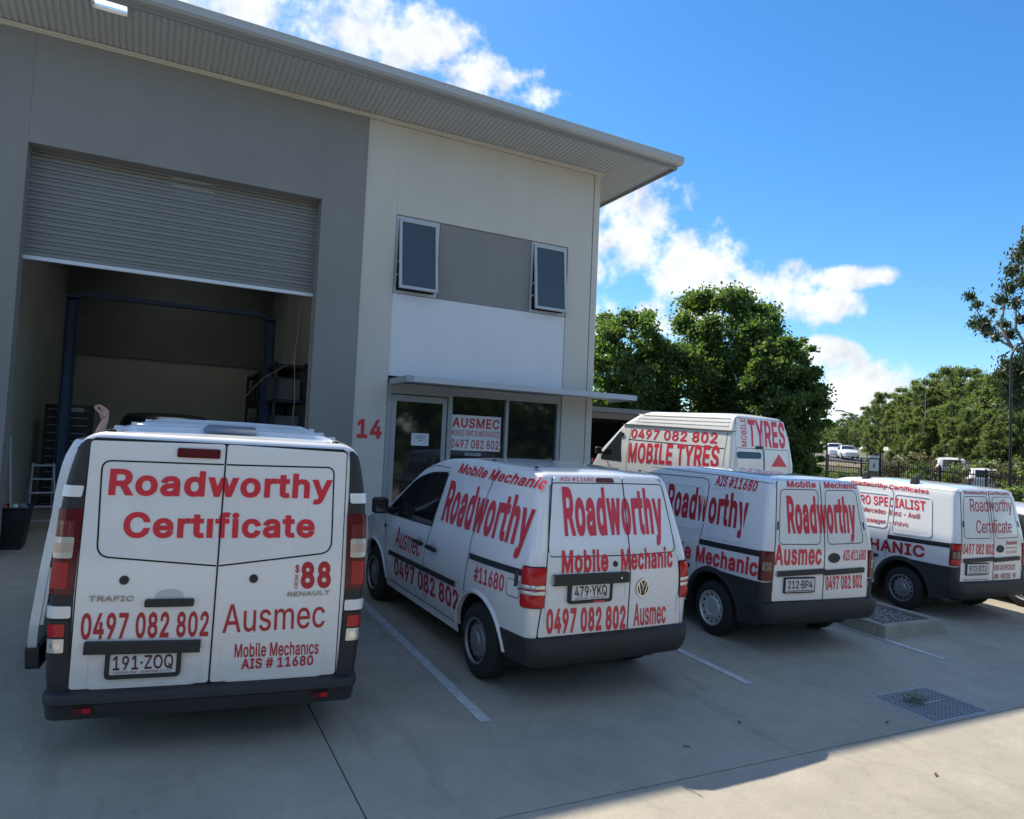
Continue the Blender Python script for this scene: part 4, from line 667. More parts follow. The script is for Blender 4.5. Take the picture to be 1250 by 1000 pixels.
# ---------------------------------------------------------------- small van, the middle one
def caddy():
    B = Body(L=4.406, LEAN=[(.4, .09), (1.0, .09), (1.15, .11), (1.76, .28), (1.9, .33)], SIDE=[(.25, .83), (.45, .875), (.8, .895), (1.0, .89), (1.15, .875), (1.70, .735), (1.9, .66)],
             TOP=[(0, 1.80), (.35, 1.835), (1.6, 1.84), (2.1, 1.80), (2.5, 1.68), (3.28, 1.13), (3.55, 1.07), (4.0, .98), (4.25, .86), (4.406, .66)], topw=.1, z0=.27, zb=.80, rs=.075, crown=.02,
             rc=.07, bowd=.015, rk=.085, fr=.95, fk=.40, fp=2.5, st=.03, ra=.846, fa=3.527, wz=.317, ar=.40, ws=(2.42, 3.18), ribs=None)
    root = empty('panel_van', 'small white van between the two bays lines, with 479 YKQ plate and Roadworthy across side and rear', 'van', group=G_VAN, M=ground_matrix(3.4958, -6.3525, .0479))
    root['label'] = 'small white van with plate 479 YKQ, parked before the entrance door and AUSMEC board'
    shell(B, root, WHITE)
    zb, zt = .548, 1.775
    E = lambda z: .735-(z-.5)*.105 if z < 1.1 else .672-(z-1.1)*.165          # half width of the door opening
    zs = [zb, .8, 1.1, 1.3, 1.5, 1.7, zt]
    reveal(root, B, [(-E(z)-.010, z-.008) for z in zs][::1]+[(E(z)+.010, z) for z in zs[::-1]])
    sp = .138+.0
    dl = patch('rear_door', roundpoly([(-E(z), z) for z in zs]+[(sp-.004, zt+.01), (sp-.004, zb)], [.02]+[0]*5+[.05]+[.01]*2, 4), B.rear, .008, WHITE, root, step=(.16, .05), thick=.02)
    dr = patch('rear_door', roundpoly([(sp+.004, zb), (E(zb), zb)]+[(E(z), z) for z in zs[1:]]+[(sp+.004, zt+.01)], [.01, .02]+[0]*5+[.05, .01], 4), B.rear, .008, WHITE, root, step=(.16, .05), thick=.02)
    seams(dl, B, [(chaikin([(sp-.004, 1.735), (-.50, 1.73), (-.59, 1.727), (-.605, 1.64), (-.655, 1.28), (-.662, 1.165), (-.56, 1.162), (sp-.004, 1.155)]), False)], 'window_outline', B.rear, .008, .0095)
    seams(dr, B, [(chaikin([(sp+.004, 1.735), (.50, 1.733), (.58, 1.73), (.593, 1.64), (.640, 1.29), (.646, 1.17), (.55, 1.164), (sp+.004, 1.155)]), False)], 'window_outline', B.rear, .008, .0095)
    patch('high_brake_light', roundpoly([(-.145, 1.742), (.045, 1.742), (.035, 1.778), (-.135, 1.778)], .008), B.rear, .016, DREDLENS, dl, thick=.01)
    disc('lock_cover', B.rear, -.02, 1.091, .023, BLACKP, dl, .016)
    b = MB(); ribbon(b, [(-.63, .988), (.10, .985)], .082, B.rear, .008, raised=.038); gb = b.build('handle_bar', BLACKP, dl, smooth=30)
    disc('lock_barrel', B.rear, .018, .985, .008, CHROME, gb, .049)
    mb = MB(); ribbon(mb, roundpoly([(-.66, .80), (.10, .80), (.10, .965), (-.66, .965)], .04), .018, B.rear, .0075, closed=True, raised=.005); mb.build('panel_pressing', WHITE, dl, smooth=60)
    seams(root, B, [([(sp, .55), (sp, 1.78)], False)], 'door_gap_shade', B.rear, .007, .0125)  # shade of the gap laid on as a dark strip
    plate(root, B, -.460, -.085, .822, .945, '479·YKQ', [-.435, .932, -.425, .852, -.110, .852], sub=[-.42, .843, -.42, .830, -.12, .830])
    k = MB(); ribbon(k, [(-.42, .807), (-.13, .807)], .018, B.rear, .0375); pf = k.build('dealer_strip', BLACKP, root)
    k = MB(); ribbon(k, [(-.25, .807), (-.14, .807)], .013, B.rear, .0385); k.build('dealer_flash', RED, pf)
    # round badge: ring with the V over the W
    bd = disc('badge', B.rear, .275, .883, .072, mat('badge_dark', (.05, .055, .065), .3, metal=.5), dr, .014, 32, sx=.92)
    mb = MB(); c = (.275, .883)
    ribbon(mb, [(c[0]+.064*math.cos(2*PI*i/32), c[1]+.068*math.sin(2*PI*i/32)) for i in range(32)], .013, B.rear, .014, closed=True, raised=.006, st=.05)
    for P in ([(-.026, .052), (0, .004), (.026, .052)], [(-.047, .038), (-.022, -.050), (0, -.004), (.022, -.050), (.047, .038)]):
        ribbon(mb, [(c[0]+x, c[1]+z) for x, z in P], .011, B.rear, .014, raised=.006, st=.05)
    mb.build('badge_emblem', CHROME, bd, smooth=30)
    for sg in (-1, 1):
        f = B.peri(sg); tl = rect_peri('tail_light', f, -.128, .10, .772, 1.09, SEAM, root, .014, .03, .03, bulge=.006)
        rect_peri('red_lens', f, -.121, .093, .952, 1.083, REDLENS, tl, .020, .008, .025, bulge=.006)
        rect_peri('red_lens', f, -.121, .093, .779, .872, REDLENS, tl, .020, .008, .025, bulge=.006)
        rect_peri('red_band', f, -.121, .093, .908, .918, REDLENS, tl, .021, .006, .003, bulge=.006)
        for z0, z1 in ((.920, .950), (.875, .906)): rect_peri('clear_lens', f, -.119, .091, z0, z1, CLEAR, tl, .021, .006, .006, bulge=.006)
        for z0, z1 in ((.66, .80), (1.13, 1.20)):
            mb = MB(); p0, p1 = f(-.136, z0, .012), f(-.136, z1, .012); mb.tube([p0, p1], .009, 8); mb.build('door_hinge', WHITE, root, smooth=40)
    bumper_wrap(B, root, GREYP, [(-.05, .544), (.035, .541), (.06, .53), (.068, .50), (.074, .46), (.07, .41), (.05, .35), (.02, .318), (-.06, .31)], .36, sk=.15)
    # side: sliding door, rail, mouldings, window
    F = B.left
    seams(root, B, [([(.93, 1.79), (.985, 1.50), (1.045, 1.12), (1.04, 1.03), (1.10, .68)], False), ([(1.86, 1.68), (1.90, 1.13), (2.0, .86), (2.02, .55), (1.98, .36)], False),
                    ([(3.20, 1.07), (3.12, .80), (3.10, .38)], False), ([(1.12, .35), (3.05, .35)], False)], 'door_seam', F, .0075)
    seams(root, B, [([(2.62, 1.62), (2.2, 1.70), (1.86, 1.70)], False)], 'door_seam', F, .006)
    b = MB(); ribbon(b, [(1.03, 1.005), (.19, 1.028)], .05, F, .003); b.build('door_rail', BLACKP, root, smooth=0)
    b = MB(); ribbon(b, [(1.03, .975), (.19, .998)], .008, F, .002, raised=.012); b.build('rail_lip', WHITE, root, smooth=0)
    boxobj('rail_end', BLACKP, (-.91, -.88, .19, .205, .93, 1.05), root, .003)
    for s_, ff in ((-1, B.left), (1, B.right)):
        W = roundpoly([(1.905, 1.125), (1.872, 1.655), (2.22, 1.625), (2.57, 1.53), (2.86, 1.315), (3.17, 1.075)], [.04, .05, .1, .15, .1, .03], 5)
        w = patch('door_window', W, ff, .004, GLASSD, root, step=(.1, .06), flip=s_ > 0)
        k = MB(); ribbon(k, [W[i] for i in range(len(W))], .014, ff, .002, closed=True, raised=.006); k.build('window_seal', SEAM, w, smooth=0)
        b = MB(); ribbon(b, [(2.99, .66), (1.27, .70)], .046, ff, .0, raised=.016); b.build('side_moulding', GREYP, root, smooth=20)
        for y0, y1 in ((2.04, 2.25), (1.71, 1.93)): handle_bar(root, B, ff, y0, y1, .905, .938, off=.04)
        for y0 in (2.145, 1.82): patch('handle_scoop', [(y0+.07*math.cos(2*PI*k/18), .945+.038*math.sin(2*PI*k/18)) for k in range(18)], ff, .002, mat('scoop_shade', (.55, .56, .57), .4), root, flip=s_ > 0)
    seams(root, B, [(roundpoly([(.225, .82), (.395, .82), (.395, .955), (.225, .955)], .04), True)], 'fuel_flap', F, .005)
    disc('fuel_lock', F, .24, .90, .008, SEAM, root, .004)
    disc('side_repeater', F, 3.16, .93, .02, SEAM, root, .006, sx=1.6)
    mirror(root, B, 3.0, 1.14, -1); mirror(root, B, 3.0, 1.14, 1)
    arch_lip(root, B, WHITE, .03, .012, z_lo=.345)
    # roof: gutter lines, aerial feet
    for x in (-.60, .60):
        k = MB(); k.grid([[(x-.006, .40+i*.06, B.top(.40+i*.06)-.022), (x+.006, .40+i*.06, B.top(.40+i*.06)-.022)] for i in range(33)]); k.build('roof_seam', SEAM, root, smooth=0)
    for x, y in ((-.56, .55), (.56, .55), (-.56, 1.3), (.3, 1.0)): k = MB(); k.lathe([(.0, .016), (.012, .012), (.014, .001)], 'z', (x, y, B.top(y)-.012), 10); k.build('roof_plug', SEAM, root)
    for y in (B.ra, B.fa):
        for sg in (-1, 1): wheel(root, sg*.775, y, .317, .317, .195, .195, sg, STEEL, 'steel', 15)
    front_end(root, B, .88)
    T = [('R', 'Roadworthy', 0.036, [-.490, 1.70, -.497, 1.318, .545, 1.318]), ('R', 'AIS #11680', 0.004, [-.495, 1.780, -.497, 1.745, -.164, 1.747]), ('R', 'Mobile', 0.031, [-.539, 1.212, -.545, 1.038, -.093, 1.036]),
         ('R', 'Mechanic', 0.028, [.046, 1.207, .040, 1.034, .610, 1.038]), ('R', '0497 082 802', 0.034, [-.665, .765, -.655, .572, .118, .553]), ('R', 'Ausmec', 0.015, [.195, .755, .205, .565, .562, .565]),
         ('R', 'TDI', 0.031, [.557, .722, .558, .704, .610, .703], CHROME),
         ('S', 'Mobile Mechanic', 0.027, [1.650, 1.765, 1.690, 1.672, .230, 1.676]), ('S', 'Roadworthy', 0.031, [1.768, 1.59, 1.735, 1.205, .225, 1.218]),
         ('S', 'Ausmec', 0.004, [2.785, .98, 2.822, .760, 2.134, .772]), ('S', '0497 082 802', 0.022, [2.83, .632, 2.825, .448, 1.197, .466]), ('S', '#11680', 0.015, [.907, .945, .908, .812, .43, .830])]
    T = [t if t[0] == 'R' or len(t) > 4 else t+(DARKRED if t[1] in ('Ausmec', '0497 082 802') else RED,) for t in T]
    paint_text(root, B, T)
    return root
caddy()

# ---------------------------------------------------------------- the two small vans with black lower cladding
COMBO = dict(L=4.322, LEAN=[(.4, .09), (1.0, .09), (1.15, .10), (1.75, .21), (1.9, .25)], SIDE=[(.25, .80), (.45, .835), (.8, .842), (1.0, .835), (1.1, .825), (1.70, .70), (1.85, .66)],
             TOP=[(0, 1.79), (.35, 1.825), (1.6, 1.825), (2.1, 1.79), (2.45, 1.68), (3.25, 1.08), (3.6, .99), (4.05, .88), (4.322, .62)], topw=.1, z0=.27, zb=.78, rs=.10, crown=.02,
             rc=.065, bowd=.015, rk=.055, fr=.9, fk=.4, fp=2.5, st=.03, ra=.83, fa=3.54, wz=.30, ar=.395, ws=(2.4, 3.15), ribs=None)
def combo(label, M, texts, plate_txt, plate_q, rim_mat, rim_style, nh, rails, plate_box):
    B = Body(**COMBO)
    root = empty('panel_van', label, 'van', group=G_VAN, M=M)
    shell(B, root, WHITE)
    zb, zt = .552, 1.775
    E = lambda z: .69-(z-.55)*.05 if z < 1.1 else .6625-(z-1.1)*.125
    zs = [zb, .8, 1.1, 1.3, 1.5, 1.7, zt]; sp = .012
    reveal(root, B, [(-E(z)-.010, z-.008) for z in zs]+[(E(z)+.010, z) for z in zs[::-1]])
    dl = patch('rear_door', roundpoly([(-E(z), z) for z in zs]+[(sp-.004, zt+.012), (sp-.004, zb)], [.02]+[0]*5+[.05]+[.01]*2, 4), B.rear, .008, WHITE, root, step=(.16, .05), thick=.02)
    dr = patch('rear_door', roundpoly([(sp+.004, zb), (E(zb), zb)]+[(E(z), z) for z in zs[1:]]+[(sp+.004, zt+.012)], [.01, .02]+[0]*5+[.05, .01], 4), B.rear, .008, WHITE, root, step=(.16, .05), thick=.02)
    for d, P in ((dl, [(-.548, 1.69), (-.03, 1.695), (-.05, 1.128), (-.622, 1.133)]), (dr, [(.075, 1.695), (.545, 1.698), (.60, 1.14), (.06, 1.128)])):
        seams(d, B, [(roundpoly(P, .06), True)], 'window_outline', B.rear, .008, .0095)
    seams(root, B, [([(sp, .556), (sp, 1.78)], False)], 'door_gap_shade', B.rear, .007, .0125)  # dark strip drawn for the shade between the leaves
    disc('door_handle', B.rear, .15, .985, .052, BLACKP, dr, .018, 24, sx=1.6)
    for x0, x1, d in ((-.64, sp-.006, dl), (sp+.006, .60, dr)):
        b = MB(); ribbon(b, [(x0, .832), (x1, .850)], .052, B.rear, .008, raised=.026); b.build('plate_light_bar', BLACKP, d, smooth=30)
    x0, x1, z0, z1 = plate_box
    plate(root, B, x0, x1, z0, z1, plate_txt, plate_q, frame=False)
    mb = MB(); ribbon(mb, [(x0-.008, z0-.008), (x1+.008, z0-.008), (x1+.008, z1+.008), (x0-.008, z1+.008)], .012, B.rear, .01, closed=True, raised=.018); mb.build('plate_frame', GREYP, root, smooth=0)
    mb = MB(); ribbon(mb, [(x0+.02, z0+.012), (x1-.02, z0+.012)], .008, B.rear, .0325); mb.build('plate_slogan', MAROON, root, smooth=0)
    for sg in (-1, 1):
        f = B.peri(sg); tl = rect_peri('tail_light', f, -.108, .065, .757, 1.06, DREDLENS, root, .014, .03, .02, bulge=.004)
        rect_peri('red_lens', f, -.098, .05, .97, 1.045, REDLENS if rails else DREDLENS, tl, .018, .004, .015)
        rect_peri('red_lens', f, -.098, .05, .772, .845, REDLENS if rails else DREDLENS, tl, .018, .004, .015)
        rect_peri('clear_lens', f, -.075, .02, .862, .952, mat('smoked_lens', (.09, .085, .08), .15, metal=.3, coat=1), tl, .018, .004, .012)
        for z0_, z1_ in ((.66, .72), (1.28, 1.36)):
            mb = MB(); mb.tube([f(-.116, z0_, .010), f(-.116, z1_, .010)], .008, 8); mb.build('door_hinge', WHITE if z0_ < 1 else SEAM, root, smooth=40)
        patch('bumper_corner', [(-.105, .53), (.19, .53), (.19, .736), (.06, .74), (-.02, .742), (-.105, .748)], f, .012, GREYP, root, step=(.02, .05), thick=.02)
        ff = B.left if sg < 0 else B.right
        # lower cladding between arch and corner
        R = B.ar+.005; P = []
        for k in range(13):
            t = PI*.5-(PI*.5+.09)*k/12; P.append((B.ra-R*math.cos(t), B.wz+R*math.sin(t)))
        P = [(B.ra, .735)]+P[1:]+[(.17, .30), (.17, .735)]
        patch('rear_cladding', P, ff, .012, GREYP, root, step=(.05, .05), thick=.02, flip=sg > 0)
    arch_lip(root, B, GREYP, .055, .014)
    bumper_wrap(B, root, GREYP, [(-.05, .546), (.012, .544), (.05, .54), (.085, .53), (.092, .50), (.088, .43), (.07, .37), (.03, .325), (-.06, .315)], .20, sk=.35)
    F = B.left
    for s_, ff in ((-1, B.left), (1, B.right)):
        if s_ < 0 or True:
            seams(root, B, [([(2.45, 1.66), (2.07, 1.668), (1.25, 1.70), (1.15, 1.685), (1.115, 1.63), (1.10, 1.55), (1.05, 1.22), (1.075, 1.05), (1.10, .69)], False),
                            ([(2.07, 1.66), (2.12, 1.12), (2.10, .36)], False), ([(1.2, .34), (2.95, .34)], False), ([(3.12, 1.04), (3.10, .4)], False)], 'door_seam', ff, .0075)
        # pressed blind windows
        for P in ([(1.16, 1.595), (1.955, 1.575), (1.90, 1.095), (1.12, 1.11)], [(1.085, 1.615), (.535, 1.62), (.435, 1.085), (1.03, 1.06)]):
            mb = MB(); ribbon(mb, roundpoly(P, .06), .016, ff, .0, closed=True, raised=.007); mb.build('window_pressing', WHITE, root, smooth=60)
        b = MB(); ribbon(b, [(1.075, .988), (.18, 1.022)], .062, ff, .003); b.build('door_rail', BLACKP, root, smooth=0)
        b = MB(); ribbon(b, [(1.07, .995), (.18, 1.03)], .008, ff, .003, raised=.008); b.build('rail_lip', GREYP, root, smooth=0)
        patch('door_window', roundpoly([(2.17, 1.10), (2.14, 1.60), (2.4, 1.58), (2.62, 1.48), (3.08, 1.10)], .05), ff, .004, GLASSD, root, step=(.1, .06), flip=s_ > 0)
        handle_bar(root, B, ff, 1.215, 1.44, .668, .71, off=.03)
        handle_bar(root, B, ff, 2.18, 2.38, .92, .955, off=.03)
        b = MB(); ribbon(b, [(2.95, .56), (1.30, .56)], .07, ff, .0, raised=.014); b.build('side_moulding', GREYP, root, smooth=20)
    seams(root, B, [([(.20, 1.745), (.9, 1.758), (2.3, 1.74)], False)], 'roof_gutter', F, .006, .002)
    mirror(root, B, 2.98, 1.13, -1); mirror(root, B, 2.98, 1.13, 1)
    if rails:
        for y in (.87, 1.674):
            for sg in (-1, 1):
                mb = MB(); z = B.top(y)-.055; x = sg*.60
                mb.add([(x-sg*.0-.05, y-.055, z), (x+.05, y-.055, z), (x+.05, y+.055, z), (x-.05, y+.055, z), (x-.03, y-.035, z+.125), (x+.03, y-.035, z+.125), (x+.03, y+.035, z+.125), (x-.03, y+.035, z+.125)],
                       [(0, 1, 5, 4), (1, 2, 6, 5), (2, 3, 7, 6), (3, 0, 4, 7), (4, 5, 6, 7)]); mb.build('rack_foot', BLACKP, root, smooth=0, bevel=.006)
    for y in (B.ra, B.fa):
        for sg in (-1, 1): wheel(root, sg*.735, y, .30, .30, .185, .19, sg, rim_mat, rim_style, nh)
    front_end(root, B, .86)
    paint_text(root, B, texts)
    return root
combo('small white van with plate 212 BP4 and silver wheel trims, left of the kerb island', ground_matrix(6.4356, -5.9513, -.0511),
      [('R', 'Mobile', 0.031, [-.458, 1.780, -.456, 1.712, -.048, 1.716]), ('R', 'Mechanic', 0.031, [.07, 1.785, .075, 1.716, .575, 1.718]), ('R', 'Roadworthy', 0.034, [-.480, 1.625, -.490, 1.240, .505, 1.246]),
       ('R', 'Ausmec', 0.028, [-.675, 1.132, -.678, .92, -.033, .917]), ('R', 'AIS #11680', 0.015, [.284, 1.066, .281, .953, .636, .955]), ('R', '0497 082 802', 0.024, [.040, .79, .054, .645, .605, .652]),
       ('S', 'AIS #11680', 0.023, [1.015, 1.752, 1.022, 1.638, .394, 1.636], RED), ('S', 'Roadworthy', 0.031, [1.845, 1.57, 1.78, 1.202, .40, 1.224], DARKRED), ('S', 'Mechanic', 0.031, [1.118, .935, 1.121, .752, .182, .783], RED),
       ('S', 'Mobile', 0.031, [1.936, .922, 1.927, .740, 1.20, .755], RED), ('S', 'Ausmec', 0.024, [2.053, .53, 2.053, .39, 1.303, .41], RED)],
      '212·BP4', [-.500, .764, -.497, .682, -.165, .678], HUBCAP, 'trim', 12, False, (-.527, -.137, .645, .778))
combo('white van with black rack feet on its roof, right of the kerb island', ground_matrix(10.128, -5.618, -.032, .963),
      [('S', 'Roadworthy Certificates', 0.018, [1.875, 1.748, 1.872, 1.680, .59, 1.672]), ('S', 'EURO SPECIALIST', 0.018, [1.839, 1.535, 1.81, 1.402, .585, 1.434]), ('S', 'BMW - Mercedes-Benz - Audi', 0.013, [1.886, 1.358, 1.872, 1.286, .643, 1.314], DARKRED),
       ('S', 'Volkswagen - Volvo', 0.013, [1.654, 1.212, 1.640, 1.145, .789, 1.174], DARKRED), ('S', 'MECHANIC', 0.031, [1.952, .90, 1.94, .735, .50, .79], DARKRED), ('S', '0497 082 802', 0.031, [2.434, .49, 2.44, .30, 1.28, .385], DARKRED),
       ('R', 'Roadworthy Certificates', 0.015, [-.52, 1.770, -.515, 1.722, .50, 1.722], DARKRED), ('R', 'Roadworthy', 0.001, [-.418, 1.662, -.430, 1.49, .515, 1.498], DARKRED), ('R', 'Certificate', 0.001, [-.335, 1.375, -.360, 1.202, .438, 1.206], DARKRED),
       ('R', '0497 082 802', 0.023, [-.652, 1.066, -.655, .92, .0, .907], RED), ('R', 'Ausmec', 0.018, [.290, 1.098, .286, 1.04, .554, 1.042], DARKRED), ('R', 'Mobile Mechanic', 0.004, [.281, 1.01, .282, .986, .556, .986], DARKRED),
       ('R', 'A.I.S. # 11680', 0.004, [.286, .957, .288, .919, .544, .921], DARKRED), ('R', 'EURO CAR SPECIALIST', 0.009, [.030, .760, .034, .687, .538, .687], DARKRED), ('R', 'BMW - MERCEDES - VW', 0.009, [.040, .638, .045, .567, .555, .571], DARKRED),
       ('R', 'ausmecmobile.com.au', 0.008, [-.610, .588, -.607, .566, -.09, .561], INK)],
      '972·DT2', [-.535, .768, -.532, .688, -.165, .684], STEEL, 'steel', 14, True, (-.57, -.125, .648, .785))

# ---------------------------------------------------------------- high-roof tyre van behind
def tyre_van():
    B = Body(L=5.6, LEAN=[(.3, .08), (1.7, .12), (2.34, .22), (2.7, .31)], SIDE=[(.3, .93), (1.2, .985), (1.7, .96), (2.32, .862), (2.36, .842), (2.7, .72)],
             TOP=[(0, 2.66), (.5, 2.72), (3.0, 2.70), (3.35, 2.62), (3.75, 2.40), (4.6, 1.60), (4.75, 1.32), (5.4, 1.05), (5.6, .75)], topw=.06, z0=.34, zb=.92, rs=.14, crown=.02,
             rc=.06, bowd=.012, fr=.9, fk=.35, fp=2.6, st=.035, ra=1.05, fa=4.6, wz=.34, ar=.42, ws=(3.8, 4.62), ribs=None)
    root = empty('high_roof_van', 'white high-roof van lettered Mobile Tyres, standing past the building corner', 'van', group=G_VAN, M=ground_matrix(11.533, -.291, .0584))
    shell(B, root, mat('cream_white_paint', (.79, .79, .765), .35, coat=.5, var=(.06, .06), vscale=1.2))
    CW = MATS['cream_white_paint']
    for ff in (B.left, B.right):
        b = MB(); ribbon(b, [(3.75, 2.345), (.12, 2.325)], .022, ff, .0, raised=.03); b.build('roof_gutter', GREYP, root, smooth=0)
        b = MB(); ribbon(b, [(3.45, 1.98), (.38, 1.955)], .022, ff, .002); b.build('side_groove', SEAM, root, smooth=0)
        for z in (2.44, 2.52, 2.60):
            b = MB(); ribbon(b, [(3.3, z), (.40, z)], .03, ff, .0, raised=.008, st=.2); b.build('roof_rib', CW, root, smooth=40)
        seams(root, B, [([(3.42, 2.3), (3.40, .5)], False), ([(.36, 2.3), (.32, .5)], False)], 'door_seam', ff, .012)
        patch('door_window', roundpoly([(3.60, 1.42), (3.76, 2.18), (3.84, 2.14), (4.42, 1.52), (4.42, 1.42)], .03), ff, .004, GLASSD, root)
    mb = MB(); p = B.left(3.72, 2.1); mb.box(p.x-.03, p.x+.01, 3.66, 3.76, 2.03, 2.13); mb.build('door_hinge', BLACKP, root)
    reveal(root, B, [(-.86, .6), (.86, .6), (.86, 1.7), (.74, 2.62), (-.74, 2.62), (-.86, 1.7)])
    dl = patch('rear_door', roundpoly([(-.85, .6), (-.006, .6), (-.006, 2.62), (-.73, 2.61), (-.80, 2.2), (-.85, 1.7)], .02, 3), B.rear, .008, CW, root, step=(.2, .06), thick=.02)
    dr = patch('rear_door', roundpoly([(.006, .6), (.85, .6), (.85, 1.7), (.80, 2.2), (.73, 2.61), (.006, 2.62)], .02, 3), B.rear, .008, CW, root, step=(.2, .06), thick=.02)
    for d, P in ((dl, [(-.80, 1.995), (-.02, 1.995), (-.02, 1.20), (-.82, 1.20)]), (dr, [(.02, 1.995), (.80, 1.995), (.82, 1.20), (.02, 1.20)])):
        seams(d, B, [(roundpoly(P, .05), True)], 'panel_outline', B.rear, .010, .0095)
    seams(root, B, [([(0, .61), (0, 2.61)], False)], 'door_gap_shade', B.rear, .010, .0125)  # gap shade as a dark strip on top of the doors
    patch('door_slot', roundpoly([(-.79, 1.775), (-.075, 1.79), (-.075, 1.925), (-.79, 1.92)], .06), B.rear, .012, GLASSD, dl, thick=.01)
    patch('door_handle', roundpoly([(-.235, 1.99), (-.035, 1.995), (-.035, 2.05), (-.235, 2.05)], .01), B.rear, .03, BLACKP, dl, thick=.02)
    patch('red_triangle', [(.22, 1.64), (.732, 1.64), (.475, 1.913)], B.rear, .0105, RED, dr)
    for sg in (-1, 1): rect_peri('tail_light', B.peri(sg), -.12, .05, 1.0, 1.5, REDLENS, root, .014, .03, .02)
    bumper_wrap(B, root, GREYP, [(-.05, .6), (.03, .6), (.07, .56), (.07, .42), (.03, .36), (-.05, .36)], .5)
    arch_lip(root, B, GREYP, .05, .01)
    for y in (B.ra, B.fa):
        for sg in (-1, 1): wheel(root, sg*.86, y, .34, .34, .215, .205, sg, STEEL, 'steel', 12)
    front_end(root, B, 1.05); mirror(root, B, 4.35, 1.6, -1); mirror(root, B, 4.35, 1.75, 1)
    paint_text(root, B, [('S', '0497 082 802', 0.023, [3.399, 2.245, 3.374, 2.015, .60, 2.045]), ('S', 'MOBILE TYRES', 0.026, [3.386, 1.90, 3.35, 1.43, .466, 1.54]),
                         ('R', 'MOBILE', 0.015, [-.645, 2.026, -.493, 2.03, -.468, 2.61]), ('R', 'TYRES', 0.028, [-.41, 2.60, -.43, 2.04, .71, 2.036])])
tyre_van()

# ================================================================== ground of the yard
def concrete(name, col, stain=True):
    m = mat(name, col, .82); nt = m.node_tree; L = nt.links.new; b = nt.nodes['Principled BSDF']
    geo = N(nt, 'ShaderNodeNewGeometry'); P = geo.outputs['Position']
    def nz(s, d=5, r=.6): n = N(nt, 'ShaderNodeTexNoise', ins={'Scale': s, 'Detail': d, 'Roughness': r}); L(P, n.inputs['Vector']); return n.outputs[0]
    def mr(x, a, b_, c, d): n = N(nt, 'ShaderNodeMapRange', ins={1: a, 2: b_, 3: c, 4: d}); L(x, n.inputs[0]); return n.outputs[0]
    def mul(a, b_): n = N(nt, 'ShaderNodeMath', operation='MULTIPLY'); L(a, n.inputs[0]); L(b_, n.inputs[1]); return n.outputs[0]
    k = mul(mr(nz(.55, 4), .3, .7, .80, 1.12), mr(nz(3.1, 6, .7), .25, .75, .86, 1.1)); k = mul(k, mr(nz(45, 3, .7), .3, .7, .93, 1.06)); k = mul(k, mr(nz(320, 2, .6), .3, .7, .86, 1.12))
    k = mul(k, mr(nz(9, 8, .75), .60, .75, 1.0, .80))          # tyre scuffs and drips
    mp = N(nt, 'ShaderNodeMapping', vector_type='POINT', ins={3: (1.0, .16, 1.0)}); L(P, mp.inputs['Vector'])     # rubber streaks along the bays
    st = N(nt, 'ShaderNodeTexNoise', ins={'Scale': 3.4, 'Detail': 6, 'Roughness': .65}); L(mp.outputs[0], st.inputs['Vector']); k = mul(k, mr(st.outputs[0], .56, .74, 1.0, .76))
    sp = N(nt, 'ShaderNodeTexVoronoi', ins={'Scale': .9}); L(P, sp.inputs['Vector']); k = mul(k, mr(mul(mr(sp.outputs[0], 0, .16, 1, 0), nz(14, 4, .7)), .25, .6, 1.0, .62))   # oil drips
    wv = N(nt, 'ShaderNodeVectorMath', operation='ADD'); L(P, wv.inputs[0]); dn = N(nt, 'ShaderNodeTexNoise', ins={'Scale': 2.2, 'Detail': 5}); L(P, dn.inputs['Vector']); ds = N(nt, 'ShaderNodeVectorMath', operation='SCALE', ins={'Scale': .5}); L(dn.outputs[1], ds.inputs[0]); L(ds.outputs[0], wv.inputs[1])
    ck = N(nt, 'ShaderNodeTexVoronoi', feature='DISTANCE_TO_EDGE', ins={'Scale': .33}); L(wv.outputs[0], ck.inputs['Vector']); k = mul(k, mr(ck.outputs[0], 0.0, .003, .88, 1.0))   # hairline cracks
    x = N(nt, 'ShaderNodeVectorMath', operation='SCALE', ins={0: col}); L(k, x.inputs['Scale']); L(x.outputs[0], b.inputs['Base Color'])
    bp = N(nt, 'ShaderNodeBump', ins={'Strength': .35, 'Distance': .004}); L(nz(140, 4, .7), bp.inputs['Height']); L(bp.outputs[0], b.inputs['Normal'])
    return m
CONC = concrete('yard_concrete', (.385, .35, .28))
KERB = concrete('kerb_concrete', (.34, .31, .26))
PAINTL = mat('road_paint', (.54, .55, .54), .7, var=(.30, .1), vscale=11)
def far_z(x, y):
    """ground height beyond the yard: the yard's fall, a dip at the fence, then a long rise"""
    r = math.hypot(x, y+11); s = lambda a, b, t: max(0, min(1, (t-a)/(b-a)))**2*(3-2*max(0, min(1, (t-a)/(b-a))))
    z = plane_z(x, max(-30, min(y, 45)))-.06
    z -= .55*s(14, 32, x)*(1-s(45, 90, r))
    z += max(0, r-55)*.022*s(0, 20, x+y)
    return z-.25*s(24, 40, -y)
